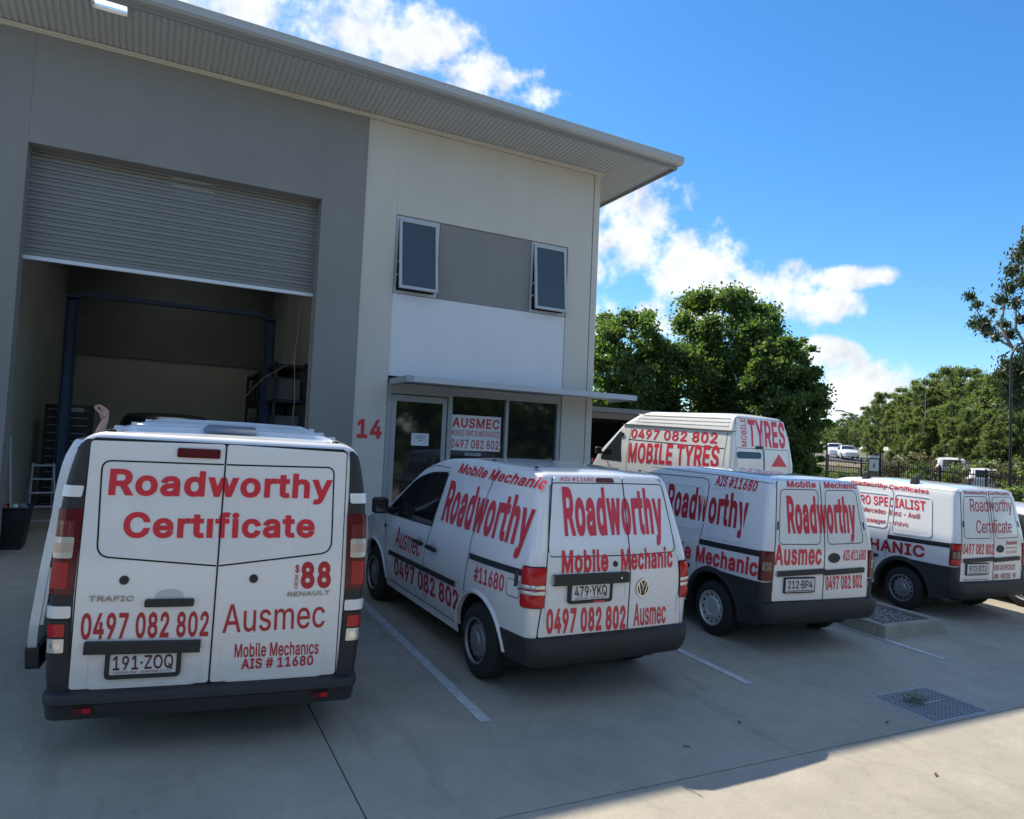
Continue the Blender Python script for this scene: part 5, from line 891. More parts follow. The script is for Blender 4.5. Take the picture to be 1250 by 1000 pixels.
def ground():
    mb = MB(); rs = [0, 4, 8, 12, 16, 20, 25, 30, 36, 42, 50, 60, 75, 95, 130, 200, 320, 600, 1200, 2400]; n = 72; rows = []
    for r in rs: rows.append([(12+r*math.cos(2*PI*k/n), r*math.sin(2*PI*k/n), far_z(12+r*math.cos(2*PI*k/n), r*math.sin(2*PI*k/n))) for k in range(n)])
    mb.grid(rows, close_u=True)
    g = mat('dry_grass_earth', (.13, .12, .06), .95, var=(.45, .05), vscale=.25, bump=(3, .5, .05))
    tag(mb.build('ground', g, None, smooth=60), kind='structure')
    base = MB(); base.add([(x, y, plane_z(x, y)-.045) for x, y in ((-25, -45), (24, -45), (24, 13.5), (-25, 13.5))], [(0, 1, 2, 3)])
    tag(base.build('slab_bed', mat('joint_dark', (.05, .048, .045), .9), None, smooth=0), kind='structure')
    lot = empty('parking_lot', None, None); tag(lot, kind='structure')
    xs = [-25, -4.9, 1.178, 13.4, 24]; ys = [-45, -33, -20.5, -13.7, -7.555, .24, 13.5]; g2 = .005
    for i in range(len(xs)-1):
        for j in range(len(ys)-1):
            x0, x1, y0, y1 = xs[i]+g2, xs[i+1]-g2, ys[j]+g2, ys[j+1]-g2
            holes = (x0 < 5.79 < x1 and y0 < -7.2 < y1)
            parts = [(x0, x1, y0, y1)]
            if holes:                           # leave the drain pit open
                a, b, c, d = 5.80, 6.585, -7.53, -6.93
                parts = [(x0, a, y0, y1), (b, x1, y0, y1), (a, b, y0, c), (a, b, d, y1)]
            mb = MB()
            if holes:
                X, Y = (x0, a, b, x1), (y0, c, d, y1); mb.v = [(x, y, plane_z(x, y)) for y in Y for x in X]
                for jj in range(3):
                    for ii in range(3):
                        if (ii, jj) != (1, 1): q = jj*4+ii; mb.f.append((q, q+1, q+5, q+4)); mb.m.append(0)
                parts = []
                for (qx, qy), (rx, ry) in (((x0, y0), (x1, y0)), ((x1, y0), (x1, y1)), ((x1, y1), (x0, y1)), ((x0, y1), (x0, y0))): mb.add([(qx, qy, plane_z(qx, qy)), (rx, ry, plane_z(rx, ry)), (rx, ry, plane_z(rx, ry)-.04), (qx, qy, plane_z(qx, qy)-.04)], [(0, 3, 2, 1)])
            for p in parts:
                v = [(p[0], p[2]), (p[1], p[2]), (p[1], p[3]), (p[0], p[3])]
                mb.add([(x, y, plane_z(x, y)) for x, y in v]+[(x, y, plane_z(x, y)-.04) for x, y in v], [(0, 1, 2, 3), (0, 4, 5, 1), (1, 5, 6, 2), (2, 6, 7, 3), (3, 7, 4, 0)])
            mb.build('concrete_slab', CONC, lot, smooth=0)
    for x, y0, y1 in ((2.322, -2.4, -6.39), (4.935, -2.4, -6.40), (7.66, -2.6, -6.47)):
        mb = MB(); w = .045; rows = []
        for k in range(9):
            y = y0+(y1-y0)*k/8; rows.append([(x-w, y, plane_z(x-w, y)+.004), (x+w, y, plane_z(x+w, y)+.004)])
        mb.grid(rows); tag(mb.build('parking_line', PAINTL, None, smooth=0), kind='structure')
ground()
def drain():
    M = ground_matrix(5.80, -7.53); root = empty('drain_grate', 'rectangular steel drain grate with weeds growing through it, set in the concrete at right', 'drain', M=M)
    W, D = .785, .60; G = mat('galvanised', (.40, .42, .43), .5, metal=.3, var=(.35, .12), vscale=14)
    boxobj('pit', SEAM, (0, W, 0, D, -.32, -.30), root, 0)
    pw = MB()
    for b in ((-.004, .0, 0, D, -.3, -.02), (W, W+.004, 0, D, -.3, -.02), (0, W, -.004, 0, -.3, -.02), (0, W, D, D+.004, -.3, -.02)): pw.box(*b)
    pw.build('pit_wall', KERB, root, smooth=0)
    f = MB()
    for b in ((0, .022, 0, D, -.03, .003), (W-.022, W, 0, D, -.03, .003), (.022, W-.022, 0, .022, -.03, .003), (.022, W-.022, D-.022, D, -.03, .003)): f.box(*b)
    f.build('grate_frame', G, root, smooth=0)
    n = 18
    me = None
    for k in range(n):
        y = .034+(D-.068)*k/(n-1)
        if me is None: o = boxobj('grate_bar', G, (.022, W-.022, -.0035, .0035, -.03, .001), root, 0); me = o.data
        else: o = bpy.data.objects.new('grate_bar', me); COL.objects.link(o); o.parent = root
        o.location = (0, y, 0)
    me = None
    for k in range(15):
        x = .04+(W-.08)*k/14
        if me is None: o = boxobj('cross_rod', G, (-.0045, .0045, .022, D-.022, -.008, .0025), root, 0); me = o.data
        else: o = bpy.data.objects.new('cross_rod', me); COL.objects.link(o); o.parent = root
        o.location = (x, 0, 0)
    boxobj('grate_strip', mat('bright_zinc', (.42, .44, .45), .4, metal=.6), (.30, .56, .30, .318, .0, .006), root, 0)
    mb = MB(); rg = random.Random(3)
    for cx, cy in ((.23, .37), (.28, .41), (.33, .37), (.42, .44), (.37, .41), (.26, .33), (.31, .33), (.36, .35), (.22, .42)):
        for k in range(15):
            a = rg.uniform(0, 2*PI); r = rg.uniform(.01, .05); p = V((cx+r*math.cos(a), cy+r*math.sin(a), rg.uniform(.0, .06))); l = rg.uniform(.012, .028); b = a+rg.uniform(-.6, .6)
            d = V((math.cos(b), math.sin(b), rg.uniform(-.2, .5)))*l; w = V((-math.sin(b), math.cos(b), 0))*l*.4
            mb.add([p-d*.5, p+w, p+d, p-w], [(0, 1, 2, 3)])
    o = mb.build('weed_clump', mat('weed_green', (.07, .15, .03), .6), None, smooth=0); o.matrix_world = M; tag(o, 'small green weeds sprouting through the drain grate', 'weeds', kind='stuff')
drain()
def island():
    M = ground_matrix(7.66, -5.78); root = empty('kerb_island', 'raised concrete kerb island filled with grey gravel, between the two vans at right', 'kerb island', M=M)
    W, D, h = 1.16, 3.6, .15; t = .13; s = .035
    def seg(name, x0, x1, y0, y1):
        mb = MB(); B_ = [(x0, y0), (x1, y0), (x1, y1), (x0, y1)]
        ix = lambda x, y: (x+(s if x < .01 else (-s if x > W-.01 else 0)), y+(s if y < .01 else (-s if y > D-.01 else 0)))
        mb.add([(x, y, -.02) for x, y in B_]+[(*ix(x, y), h) for x, y in B_], [(4, 5, 6, 7), (0, 1, 5, 4), (1, 2, 6, 5), (2, 3, 7, 6), (3, 0, 4, 7)])
        mb.build(name, KERB, root, smooth=0, bevel=.018)
    seg('kerb', 0, W, 0, t); seg('kerb', 0, W, D-t, D)
    for y0, y1 in ((t+.004, D/2-.004), (D/2+.004, D-t-.004)): seg('kerb', 0, t, y0, y1); seg('kerb', W-t, W, y0, y1)
    boxobj('gravel_bed', mat('gravel_bed', (.16, .15, .14), .95, bump=(60, 1, .02), var=(.5, .05), vscale=40), (t, W-t, t, D-t, 0, .095), root, 0)
    cols = [mat('stone_%s' % n, c, .8) for n, c in (('grey', (.22, .215, .21)), ('pale', (.36, .35, .33)), ('dark', (.10, .10, .10)))]
    mb = MB(); rg = random.Random(5)
    for k in range(3200):
        x, y = rg.uniform(t+.01, W-t-.01), t+.01+(D-2*t-.02)*rg.random()**1.35; r = rg.uniform(.010, .024); z = .098+rg.uniform(-.004, .014)
        a = rg.uniform(0, PI); c, q = math.cos(a), math.sin(a); sx, sy, sz = r*rg.uniform(.8, 1.5), r*rg.uniform(.7, 1.0), r*rg.uniform(.5, .9)
        P = [(1, 0, 0), (-.9, .1, .1), (0, 1, 0), (.1, -.9, 0), (0, 0, 1), (0, 0, -1)]
        vs = []
        for px, py, pz in P: u, w = px*sx, py*sy; vs.append((x+u*c-w*q, y+u*q+w*c, z+pz*sz))
        mb.add(vs, [(0, 2, 4), (2, 1, 4), (1, 3, 4), (3, 0, 4)], rg.choice((0, 0, 0, 1, 1, 2)))
    o = mb.build('gravel', cols, root, smooth=0); o['kind'] = 'stuff'
island()
# dead leaves on the concrete
mb = MB()
LEAF = mat('dead_leaf', (.10, .07, .04), .8)
for i, (x, y, a) in enumerate([(5.4, -7.39, .3), (4.2, -7.0, 1.2), (5.9, -8.3, 2.1), (4.9, -8.1, .5), (3.5, -7.2, 2.6), (6.9, -8.6, 1), (2.9, -8.05, .2)]):
    mb = MB(); l = .035; c, s = math.cos(a), math.sin(a); z = plane_z(x, y)+.004
    mb.add([(x-l*c, y-l*s, z), (x-.3*l*s, y+.3*l*c, z+.008), (x+l*c, y+l*s, z+.003), (x+.3*l*s, y-.3*l*c, z+.006)], [(0, 1, 2, 3)])
    tag(mb.build('fallen_leaf', LEAF, None, smooth=0), 'small dead leaf lying on the bare concrete', 'leaf', 'dead leaves scattered on the concrete')

# ================================================================== the workshop building
CREAM = mat('cream_render', (.60, .575, .51), .75, var=(.05, .05), bump=(70, .2, .003), vscale=1.2)
GREYW = mat('grey_render', (.25, .25, .24), .75, var=(.07, .05), bump=(70, .2, .003), vscale=.8)
WHITEP = mat('white_panel', (.72, .74, .76), .6, var=(.04, .05), vscale=1.0)
ALU = mat('grey_aluminium', (.36, .38, .40), .42, metal=.45)
ALUL = mat('pale_aluminium', (.48, .50, .52), .4, metal=.2)
ZINC = mat('roof_sheet', (.50, .52, .52), .5, metal=.1)
SOFF = mat('soffit_sheet', (.44, .455, .46), .55)
GUT = mat('gutter_grey', (.25, .265, .28), .45, metal=.1)
GUTL = mat('gutter_lip', (.40, .42, .43), .45, metal=.1)
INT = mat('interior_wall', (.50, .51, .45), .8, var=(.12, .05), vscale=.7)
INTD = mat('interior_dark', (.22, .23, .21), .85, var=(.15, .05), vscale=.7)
def streaks(m, amt):
    nt = m.node_tree; L = nt.links.new; b = nt.nodes['Principled BSDF']; src = b.inputs['Base Color'].links[0].from_socket
    g = N(nt, 'ShaderNodeNewGeometry'); mp = N(nt, 'ShaderNodeMapping', ins={3: (1.3, 1.3, .16)}); L(g.outputs['Position'], mp.inputs['Vector'])
    n = N(nt, 'ShaderNodeTexNoise', ins={'Scale': 1.6, 'Detail': 7, 'Roughness': .7}); L(mp.outputs[0], n.inputs['Vector'])
    r = N(nt, 'ShaderNodeMapRange', ins={1: .46, 2: .72, 3: 0, 4: amt}); L(n.outputs[0], r.inputs[0])
    n2 = N(nt, 'ShaderNodeTexNoise', ins={'Scale': 26, 'Detail': 5, 'Roughness': .7}); L(g.outputs['Position'], n2.inputs['Vector'])
    r2 = N(nt, 'ShaderNodeMapRange', ins={1: .62, 2: .80, 3: 0, 4: amt*1.6}); L(n2.outputs[0], r2.inputs[0]); ad = N(nt, 'ShaderNodeMath', operation='ADD'); L(r.outputs[0], ad.inputs[0]); L(r2.outputs[0], ad.inputs[1])
    mx = N(nt, 'ShaderNodeMix', data_type='RGBA', ins={7: (.13, .12, .10, 1)}); L(ad.outputs[0], mx.inputs[0]); L(src, mx.inputs[6]); L(mx.outputs[2], b.inputs['Base Color'])
streaks(CREAM, .07); streaks(GREYW, .10); streaks(WHITEP, .04)
XL, XR, YB = -8.0, 7.35, 13.0
bld = empty('workshop_building', 'two-storey workshop unit with grey roller door bay, cream office front and wide corrugated eaves', 'building')
def boxes(name, m, bs, parent=bld, bevel=0, smooth=0):
    mb = MB()
    for b in bs: mb.box(*b)
    return mb.build(name, m, parent, smooth=smooth, bevel=bevel)
def facade(y): return lambda a, b, off=0: V((a, y-off, b))
boxes('grey_wall', GREYW, [(-2.05, -1.655, -.03, .24, -.05, 6.93), (2.172, 2.843, -.03, .24, -.05, 6.93), (-1.655, 2.172, -.03, .24, 5.456, 6.93)], bevel=.004)
boxes('cream_wall', CREAM, [(2.853, 3.39, .0, .24, -.05, 6.93), (3.39, 6.69, .0, .24, 5.46, 6.93), (6.69, 7.20, .0, .24, -.05, 6.93), (7.2, 7.222, .03, .24, -.05, 6.93), (7.222, XR, .0, .24, -.05, 6.93), (2.843, 2.853, .02, .24, -.05, 6.93)], bevel=.003)
boxes('neighbour_wall', CREAM, [(XL, -2.06, .0, .24, -.05, 6.93), (-2.06, -2.05, .02, .24, -.05, 6.93)])
boxes('side_wall', CREAM, [(XR-.2, XR-.002, .24, YB, -.05, 6.93), (XL, XL+.2, .24, YB, -.05, 6.93), (XL+.2, XR-.2, YB-.2, YB, -.05, 6.93)])
boxes('white_panel', WHITEP, [(3.395, 6.685, .015, .2, 2.80, 4.155)], bevel=.003)
boxes('grey_panel', GREYW, [(4.17, 5.92, .03, .2, 4.16, 5.455)], bevel=.003)
for x in (4.9, 5.15): boxes('panel_rivet', ALU, [(x, x+.012, .009, .015, 4.02, 4.03)])
# awning windows, propped open at the foot
for x0, x1, ang in ((3.40, 4.16, 7.5), (5.93, 6.68, 6)):
    z0, z1 = 4.165, 5.45; w = .05
    wd = boxes('window', ALUL, [(x0, x0+w, .02, .16, z0, z1), (x1-w, x1, .02, .16, z0, z1), (x0+w, x1-w, .02, .16, z0, z0+w), (x0+w, x1-w, .02, .16, z1-w, z1)], bevel=.003)
    boxes('window_back', SEAM, [(x0+w, x1-w, .15, .155, z0+w, z1-w)], wd)
    M = Matrix.Translation((0, .005, z1-.055)) @ Matrix.Rotation(math.radians(-ang), 4, 'X') @ Matrix.Translation((0, -.005, -(z1-.055)))
    a0, a1, b0, b1 = x0+.045, x1-.045, z0+.045, z1-.055; f = .046
    mb = MB()
    for b in ((a0, a0+f, -.02, .02, b0, b1), (a1-f, a1, -.02, .02, b0, b1), (a0+f, a1-f, -.02, .02, b0, b0+f), (a0+f, a1-f, -.02, .02, b1-f, b1)): mb.box(*b, M=M)
    sash = mb.build('sash', ALUL, wd, smooth=0, bevel=.004)
    mb = MB(); mb.box(a0+f, a1-f, -.006, .004, b0+f, b1-f, M=M); mb.build('pane', mat('grey_tinted_glass', (.075, .08, .085), .12, spec=.6, coat=.2), wd, smooth=0)
    mb = MB()
    for q in (z0+.5, z0+.28): mb.box(a0-.006, a0+.012, -.03, .06, q, q+.03)
    mb.build('stay', ALUL, wd, smooth=0)
# awning over the shopfront
boxes('awning', mat('awning_sheet', (.46, .49, .53), .45, metal=.15), [(3.53, 7.70, -.856, -.004, 2.70, 2.735)], bevel=.004)
boxes('awning_fascia', mat('awning_edge', (.50, .53, .57), .42, metal=.1), [(3.53, 7.70, -.876, -.859, 2.652, 2.742), (7.703, 7.72, -.876, -.004, 2.652, 2.742)], bevel=.003)
boxes('awning_end', mat('awning_end_grey', (.33, .36, .39), .45, metal=.15), [(3.41, 3.527, -.876, -.004, 2.645, 2.745)], bevel=.003)
# shopfront
SF = boxes('shopfront', ALU, [(3.40, 3.475, .02, .16, 0, 2.69), (3.475, 4.47, .02, .16, 2.52, 2.69), (4.475, 4.55, .02, .16, 0, 2.69), (4.55, 6.61, .02, .16, 2.545, 2.69), (5.56, 5.62, .02, .16, 0, 2.545), (6.61, 6.685, .02, .16, 0, 2.69), (4.55, 5.56, .02, .16, 0, .12), (5.62, 6.61, .02, .16, 0, .12)], bevel=.003)
door = boxes('entrance_door', ALU, [(3.485, 3.575, .045, .10, .03, 2.505), (4.385, 4.462, .045, .10, .03, 2.505), (3.575, 4.385, .045, .10, 2.40, 2.505), (3.575, 4.385, .045, .10, .03, .2)], bevel=.003)
boxes('door_pane', GLASSD, [(3.575, 4.385, .068, .078, .2, 2.40)], door)
boxes('door_handle', CHROME, [(4.30, 4.33, .0, .02, 1.0, 1.35), (4.305, 4.325, .02, .045, 1.02, 1.04), (4.305, 4.325, .02, .045, 1.31, 1.33)], door, bevel=.003)
for z in (.35, 1.1, 2.3): boxes('door_hinge', ALUL, [(3.472, 3.49, .028, .045, z, z+.09)], door)
for x0, x1 in ((4.55, 5.56), (5.62, 6.61)): boxes('shop_window', GLASSD, [(x0, x1, .09, .10, .12, 2.545)])
# eaves
def eaves():
    dz = lambda x: .018*(8.3-x)
    def soffit(name, x0, x1, y0, y1, along_y=True):
        mb = MB(); p = .084; n = int(round((x1-x0)/p)); xs = []
        for i in range(n):
            for dx, z in ((.0, 0), (.50, 0), (.60, .014), (.90, .014)): xs.append((x0+(x1-x0)*(i+dx)/n, z))
        xs.append((x1, 0))
        mb.grid([[(x, y, 6.985+z-min(0, y)*dz(x)) for x, z in xs] for y in (y0, y1)]); return mb.build(name, SOFF, bld, smooth=0)
    soffit('soffit', XL, -.985, -1.03, -.03); soffit('soffit', -.59, XR, -1.03, -.03); soffit('soffit', -.985, -.59, -.80, -.03)
    soffit('soffit', XR, 8.28, -1.03, YB)
    mb = MB(); mb.box(-.985, -.59, -1.03, -.80, 7.155, 7.158)
    t = mat('skylight_sheet', (.8, .82, .82), .5); nt = t.node_tree; tr = N(nt, 'ShaderNodeBsdfTranslucent', ins={0: (.85, .87, .85, 1)}); nt.links.new(tr.outputs[0], nt.nodes['Material Output'].inputs[0])
    mb.build('skylight_panel', t, bld, smooth=0)
    boxes('soffit_batten', SOFF, [(-1.0, -.985, -1.03, -.70, 7.10, 7.15), (-.59, -.575, -1.03, -.70, 7.10, 7.15), (-.985, -.59, -.80, -.785, 7.08, 7.13)])
    boxes('wall_cornice', CREAM, [(XL, XR+.03, -.05, -.002, 6.932, 6.99), (XL, XR+.03, -.075, -.053, 6.955, 6.988)], bevel=.004)
    mb = MB(); mb.grid([[(x, y, z+dz(x)) for y, z in ((-1.03, 7.10), (-1.03, 6.93), (-1.06, 6.93), (-1.06, 7.10))] for x in (XL, 8.31)]); mb.box(8.28, 8.31, -1.028, YB, 6.93, 7.10); mb.build('fascia', GUT, bld, smooth=0)
    mb = MB(); pr = [(-1.062, 6.985), (-1.16, 6.985), (-1.20, 7.015), (-1.205, 7.10), (-1.215, 7.115), (-1.205, 7.125), (-1.19, 7.115)]
    mb.grid([[(x, y, z+dz(x)) for y, z in pr] for x in (XL, 8.34)], 0); mb.add([(8.34, y, z) for y, z in pr]+[(8.34, -1.062, 7.115)], [tuple(range(8))]); mb.build('gutter', GUTL, bld, smooth=30)
    r = MB()
    def zr(y): return 7.102+.018*(y+1.06)
    for x0, x1, y0, y1 in ((XL, -.99, -1.06, YB+.3), (-.99, -.585, -.45, YB+.3), (-.585, .1, -1.06, YB+.3), (.1, 1.0, -1.06, 1.2), (.1, 1.0, 7.6, YB+.3), (1.0, 8.31, -1.06, YB+.3)):
        r.add([(x, y, zr(y)+dz(x)+h) for h in (0, .03) for x, y in ((x0, y0), (x1, y0), (x1, y1), (x0, y1))], [(0, 3, 2, 1), (4, 5, 6, 7), (0, 1, 5, 4), (1, 2, 6, 5), (2, 3, 7, 6), (3, 0, 4, 7)])
    rf = r.build('roof', ZINC, bld, smooth=0)
    mb = MB(); mb.box(.09, 1.01, 1.19, 7.61, zr(4.4)+.28, zr(4.4)+.285); mb.build('added_skylight', t, rf, smooth=0)  # unseen skylight, added so that daylight brightens the bay
eaves()
# roller door, half raised: every slat a piece
RD = boxes('roller_door', GUTL, [(-1.70, -1.66, .25, .32, 0, 5.5), (2.18, 2.22, .25, .32, 0, 5.5)])
SLAT = mat('roller_slat', (.235, .245, .24), .45, metal=.15, var=(.05, .05), vscale=1)
def slats():
    n = 14; z0, z1 = 4.02, 5.56; h = (z1-z0)/n; mb = MB()
    pr = [(0, .0), (-.012, .006), (-.018, .02), (-.018, h*.42), (-.010, h*.50), (-.002, h*.54), (-.002, h*.60), (-.012, h*.66), (-.016, h*.74), (-.016, h*.90), (-.008, h*.97), (0, h-.001)]
    mb.grid([[(x, .30+y, z) for y, z in pr] for x in (-1.66, 2.18)], flip=False); o = mb.build('slat', SLAT, RD, smooth=40); me = o.data
    for k in range(n):
        if k: o = bpy.data.objects.new('slat', me); COL.objects.link(o); o.parent = RD
        o.location = (0, 0, z0+k*h)
    boxes('bottom_rail', mat('bright_rail', (.72, .75, .78), .35, metal=.1), [(-1.66, 2.18, .262, .32, 3.965, 4.018)], RD, bevel=.004)
slats()
# the bay inside
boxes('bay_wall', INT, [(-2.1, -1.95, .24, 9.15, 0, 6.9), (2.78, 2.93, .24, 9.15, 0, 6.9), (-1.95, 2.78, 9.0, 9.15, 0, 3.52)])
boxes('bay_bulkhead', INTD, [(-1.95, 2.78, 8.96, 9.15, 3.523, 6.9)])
boxes('bay_ceiling', INTD, [(-2.1, .1, .33, 9.15, 6.75, 6.9), (1.0, 2.93, .33, 9.15, 6.75, 6.9), (.1, 1.0, .33, 1.2, 6.75, 6.9), (.1, 1.0, 7.6, 9.15, 6.75, 6.9)])  # middle left open below the added skylight
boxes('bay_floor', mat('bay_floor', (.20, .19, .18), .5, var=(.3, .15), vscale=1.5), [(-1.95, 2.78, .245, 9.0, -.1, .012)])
for y in (2.2, 3.6, 5.0, 6.4): boxes('wall_batten', INT, [(2.765, 2.779, y, y+.35, 3.2, 6.6)])

# signs on the front
def sign_text(name, txt, b, q, y, m, label, cat, parent=None):
    o = lettering(txt, b, q, facade(y), .0, m, parent, name)
    if label: tag(o, label, cat)
    return o
sign_text('house_number', '14', .03, [2.93, 2.068, 2.93, 1.765, 3.335, 1.765], -.004, RED, 'large red number 14 on the cream wall left of the entrance door', 'number')
sb = boxobj('window_sign', mat('sign_board', (.76, .77, .77), .5), (4.56, 5.50, .074, .084, 1.632, 2.238), None, 0)
tag(sb, 'white board with red AUSMEC lettering and phone number in the shopfront window', 'sign')
for t, b, q in (('AUSMEC', .026, [4.585, 2.19, 4.575, 2.025, 5.47, 2.025]), ('MOBILE RWC & MECHANICS', .008, [4.57, 1.98, 4.57, 1.885, 5.475, 1.885]), ('0497 082 802', .016, [4.57, 1.82, 4.57, 1.67, 5.475, 1.67])):
    sign_text('lettering', t, b, q, .0725, RED, None, None, sb)
sign_text('window_lettering', 'AIS #11680', .012, [4.84, 1.60, 4.84, 1.545, 5.14, 1.545], .086, WHITEP, 'small white AIS number lettered on the glass under the AUSMEC board', 'lettering')
nb = boxobj('paper_notice', mat('paper', (.70, .72, .74), .7), (3.862, 4.165, .062, .066, 1.682, 1.888), None, 0); tag(nb, 'white paper notice taped to the glass of the entrance door', 'notice')
mb = MB()
for z, a, b in ((1.845, 3.94, 4.10), (1.825, 3.92, 4.12), (1.805, 3.93, 4.10)): mb.box(a, b, .0605, .0612, z, z+.006)
mb.lathe([(0, .001), (0, .016)], 'y', (4.02, .0608, 1.77), 14); mb.build('print', INK, nb, smooth=0)

# ================================================================== things inside the bay
LB = mat('lift_blue', (.06, .10, .19), .5, var=(.2, .1), vscale=3)
def lift():
    r = empty('two_post_lift', 'blue two-post vehicle lift with overhead beam inside the workshop bay', 'vehicle lift', (.35, 4.5, .012))
    for x, s in ((-1.43, 1), (2.135, -1)):
        mb = MB(); X = x-.35
        mb.box(X-.10, X+.10, .09, .11, 0, 4.15); mb.box(X-.10, X-.08, -.11, .09, 0, 4.15); mb.box(X+.08, X+.10, -.11, .09, 0, 4.15); mb.box(X-.07, X+.07, -.09, -.07, 0, 4.1)
        p = mb.build('post', LB, r, smooth=0, bevel=.006)
        boxobj('base_plate', LB, (X-.22, X+.22, -.25, .25, 0, .02), p, 0)
        boxobj('post_cap', LB, (X-.12, X+.12, -.13, .13, 4.152, 4.20), p, .004)
        for dy in (-.5, .5):
            mb = MB(); mb.tube([(X+s*.1, 0, .42), (X+s*.55, dy, .42), (X+s*.95, dy*1.7, .42)], .05, 6); a = mb.build('lift_arm', LB, r, smooth=0)
            mb = MB(); mb.lathe([(0, .07), (.06, .07), (.06, .001)], 'z', (X+s*.95, dy*1.7, .45), 14); mb.build('pad', RUBBER, a)
    boxobj('overhead_beam', LB, (-1.66, 1.66, -.06, .06, 4.205, 4.30), r, .006)
lift()
def dark_car(name, label, cat, M, colr, top_extra=None, kind='suv', L=4.5, group=None, detail=True, win=GLASSD):
    if kind == 'suv':
        k = dict(L=4.6, LEAN=[(.3, .05), (.9, .03), (1.05, .07), (1.6, .40), (1.75, .5)], SIDE=[(.25, .84), (.6, .92), (.95, .915), (1.6, .70), (1.75, .62)], TOP=[(0, 1.60), (.4, 1.69), (1.6, 1.71), (2.4, 1.62), (3.2, 1.12), (3.6, 1.05), (4.3, .93), (4.6, .66)], ra=.9, fa=3.65, ws=(2.35, 3.12))
    elif kind == 'hatch':
        k = dict(L=4.2, LEAN=[(.3, .05), (.85, .03), (.95, .08), (1.4, .55), (1.55, .7)], SIDE=[(.2, .78), (.5, .865), (.88, .86), (1.38, .64), (1.5, .56)], TOP=[(0, 1.36), (.5, 1.46), (1.5, 1.48), (2.0, 1.42), (2.95, 1.0), (3.3, .93), (3.9, .80), (4.2, .58)], ra=.75, fa=3.35, ws=(2.02, 2.88))
    else:
        k = dict(L=4.8, LEAN=[(.3, .05), (.9, .04)], SIDE=[(.25, .84), (.6, .90), (.95, .89), (1.6, .70), (1.7, .62)], TOP=[(0, .98), (1.35, 1.0), (1.5, 1.45), (1.75, 1.58), (2.5, 1.58), (2.75, 1.5), (3.35, 1.1), (3.7, 1.02), (4.5, .92), (4.8, .66)], ra=1.05, fa=3.9, ws=(2.72, 3.32))
    B = Body(topw=.08, z0=.24, zb=.70 if kind != 'hatch' else .62, rs=.09, crown=.03, rc=.10, bowd=.05, fr=.9, fk=.4, fp=2.4, st=.05, wz=.32, ar=.37, ribs=None, **k)
    r = empty(name, label, cat, group=group, M=M)
    shell(B, r, colr)
    for s, ff in ((-1, B.left), (1, B.right)):
        if kind == 'hatch': W = [[(.62, .93), (.80, 1.32), (1.30, 1.375), (1.32, .93)], [(1.40, .93), (1.40, 1.375), (1.95, 1.34), (2.55, .97)]]
        elif kind == 'suv': W = [[(.35, 1.08), (.5, 1.45), (1.15, 1.52), (1.15, 1.06)], [(1.2, 1.06), (1.2, 1.53), (1.95, 1.53), (1.95, 1.06)], [(2.02, 1.06), (2.02, 1.52), (2.35, 1.47), (2.85, 1.08)]]
        else: W = [[(1.68, 1.06), (1.78, 1.45), (2.3, 1.46), (2.3, 1.06)], [(2.36, 1.06), (2.36, 1.46), (2.65, 1.40), (3.1, 1.06)]]
        for w in W: patch('side_window', roundpoly(w, .05), ff, .004, win, r, step=(.15, .08), flip=s > 0)
        if detail: handle_bar(r, B, ff, 1.35 if kind != 'ute' else 2.1, 1.55 if kind != 'ute' else 2.3, .80, .83, off=.02)
        rect_peri('tail_light', B.peri(s), -.22, .14, .70 if kind != 'suv' else .92, .86 if kind != 'suv' else 1.05, REDLENS, r, .012, .03, .02)
    if kind != 'ute':
        zlo, zhi = (1.08, 1.55) if kind == 'suv' else (.95, 1.36)
        patch('rear_window', roundpoly([(-.56, zlo), (.56, zlo), (.48, zhi), (-.48, zhi)], .06), B.rear, .006, win, r, step=(.1, .05))
    if detail: patch('number_plate', [(-.19, .52), (.19, .52), (.19, .64), (-.19, .64)], B.rear, .03, PLATE, r, thick=.02); front_end(r, B, .82); mirror(r, B, 2.7 if kind != 'ute' else 3.0, .98, -1); mirror(r, B, 2.7 if kind != 'ute' else 3.0, .98, 1)
    bumper_wrap(B, r, BLACKP if kind == 'suv' else colr, [(-.04, .60), (.03, .58), (.06, .5), (.05, .32), (-.04, .26)], .32)
    for y in (B.ra, B.fa):
        for s in (-1, 1): wheel(r, s*.765, y, .32, .32, .20, .215, s, HUBCAP, 'alloy', 10)
    return r
c = dark_car('parked_car', 'black car up on the lift inside the workshop, only its roof showing over the van', 'car', Matrix.Translation((.28, 2.7, .38)), mat('black_paint', (.012, .013, .016), .2, coat=.8))
boxobj('roof_beacon', mat('beige_pad', (.30, .27, .22), .7), (-.07, .10, 1.0, 1.5, 1.68, 1.74), c, .01)
def cabinet():
    r = empty('tool_cabinet', 'tall dark tool cabinet with drawers behind the left lift post', 'tool cabinet', (-1.38, 5.3, .012))
    CB = mat('cabinet_paint', (.03, .034, .04), .45)
    boxobj('cabinet_body', CB, (-.42, .36, -.3, .3, .08, 2.15), r, .006)
    me = None
    for k in range(13):
        z = .14+k*.15
        if me is None: o = boxobj('drawer', CB, (-.39, .33, -.325, -.302, 0, .135), r, .004); me = o.data
        else: o = bpy.data.objects.new('drawer', me); COL.objects.link(o); o.parent = r
        o.location = (0, 0, z); h = boxobj('drawer_pull', ALU, (-.36, .30, -.34, -.327, .105, .12), o, 0)
    boxobj('wheel_base', SEAM, (-.35, .3, -.25, .25, 0, .078), r, 0)
    boxobj('name_badge', ALU, (-.05, .22, -.335, -.327, 2.02, 2.10), r, 0)
cabinet()
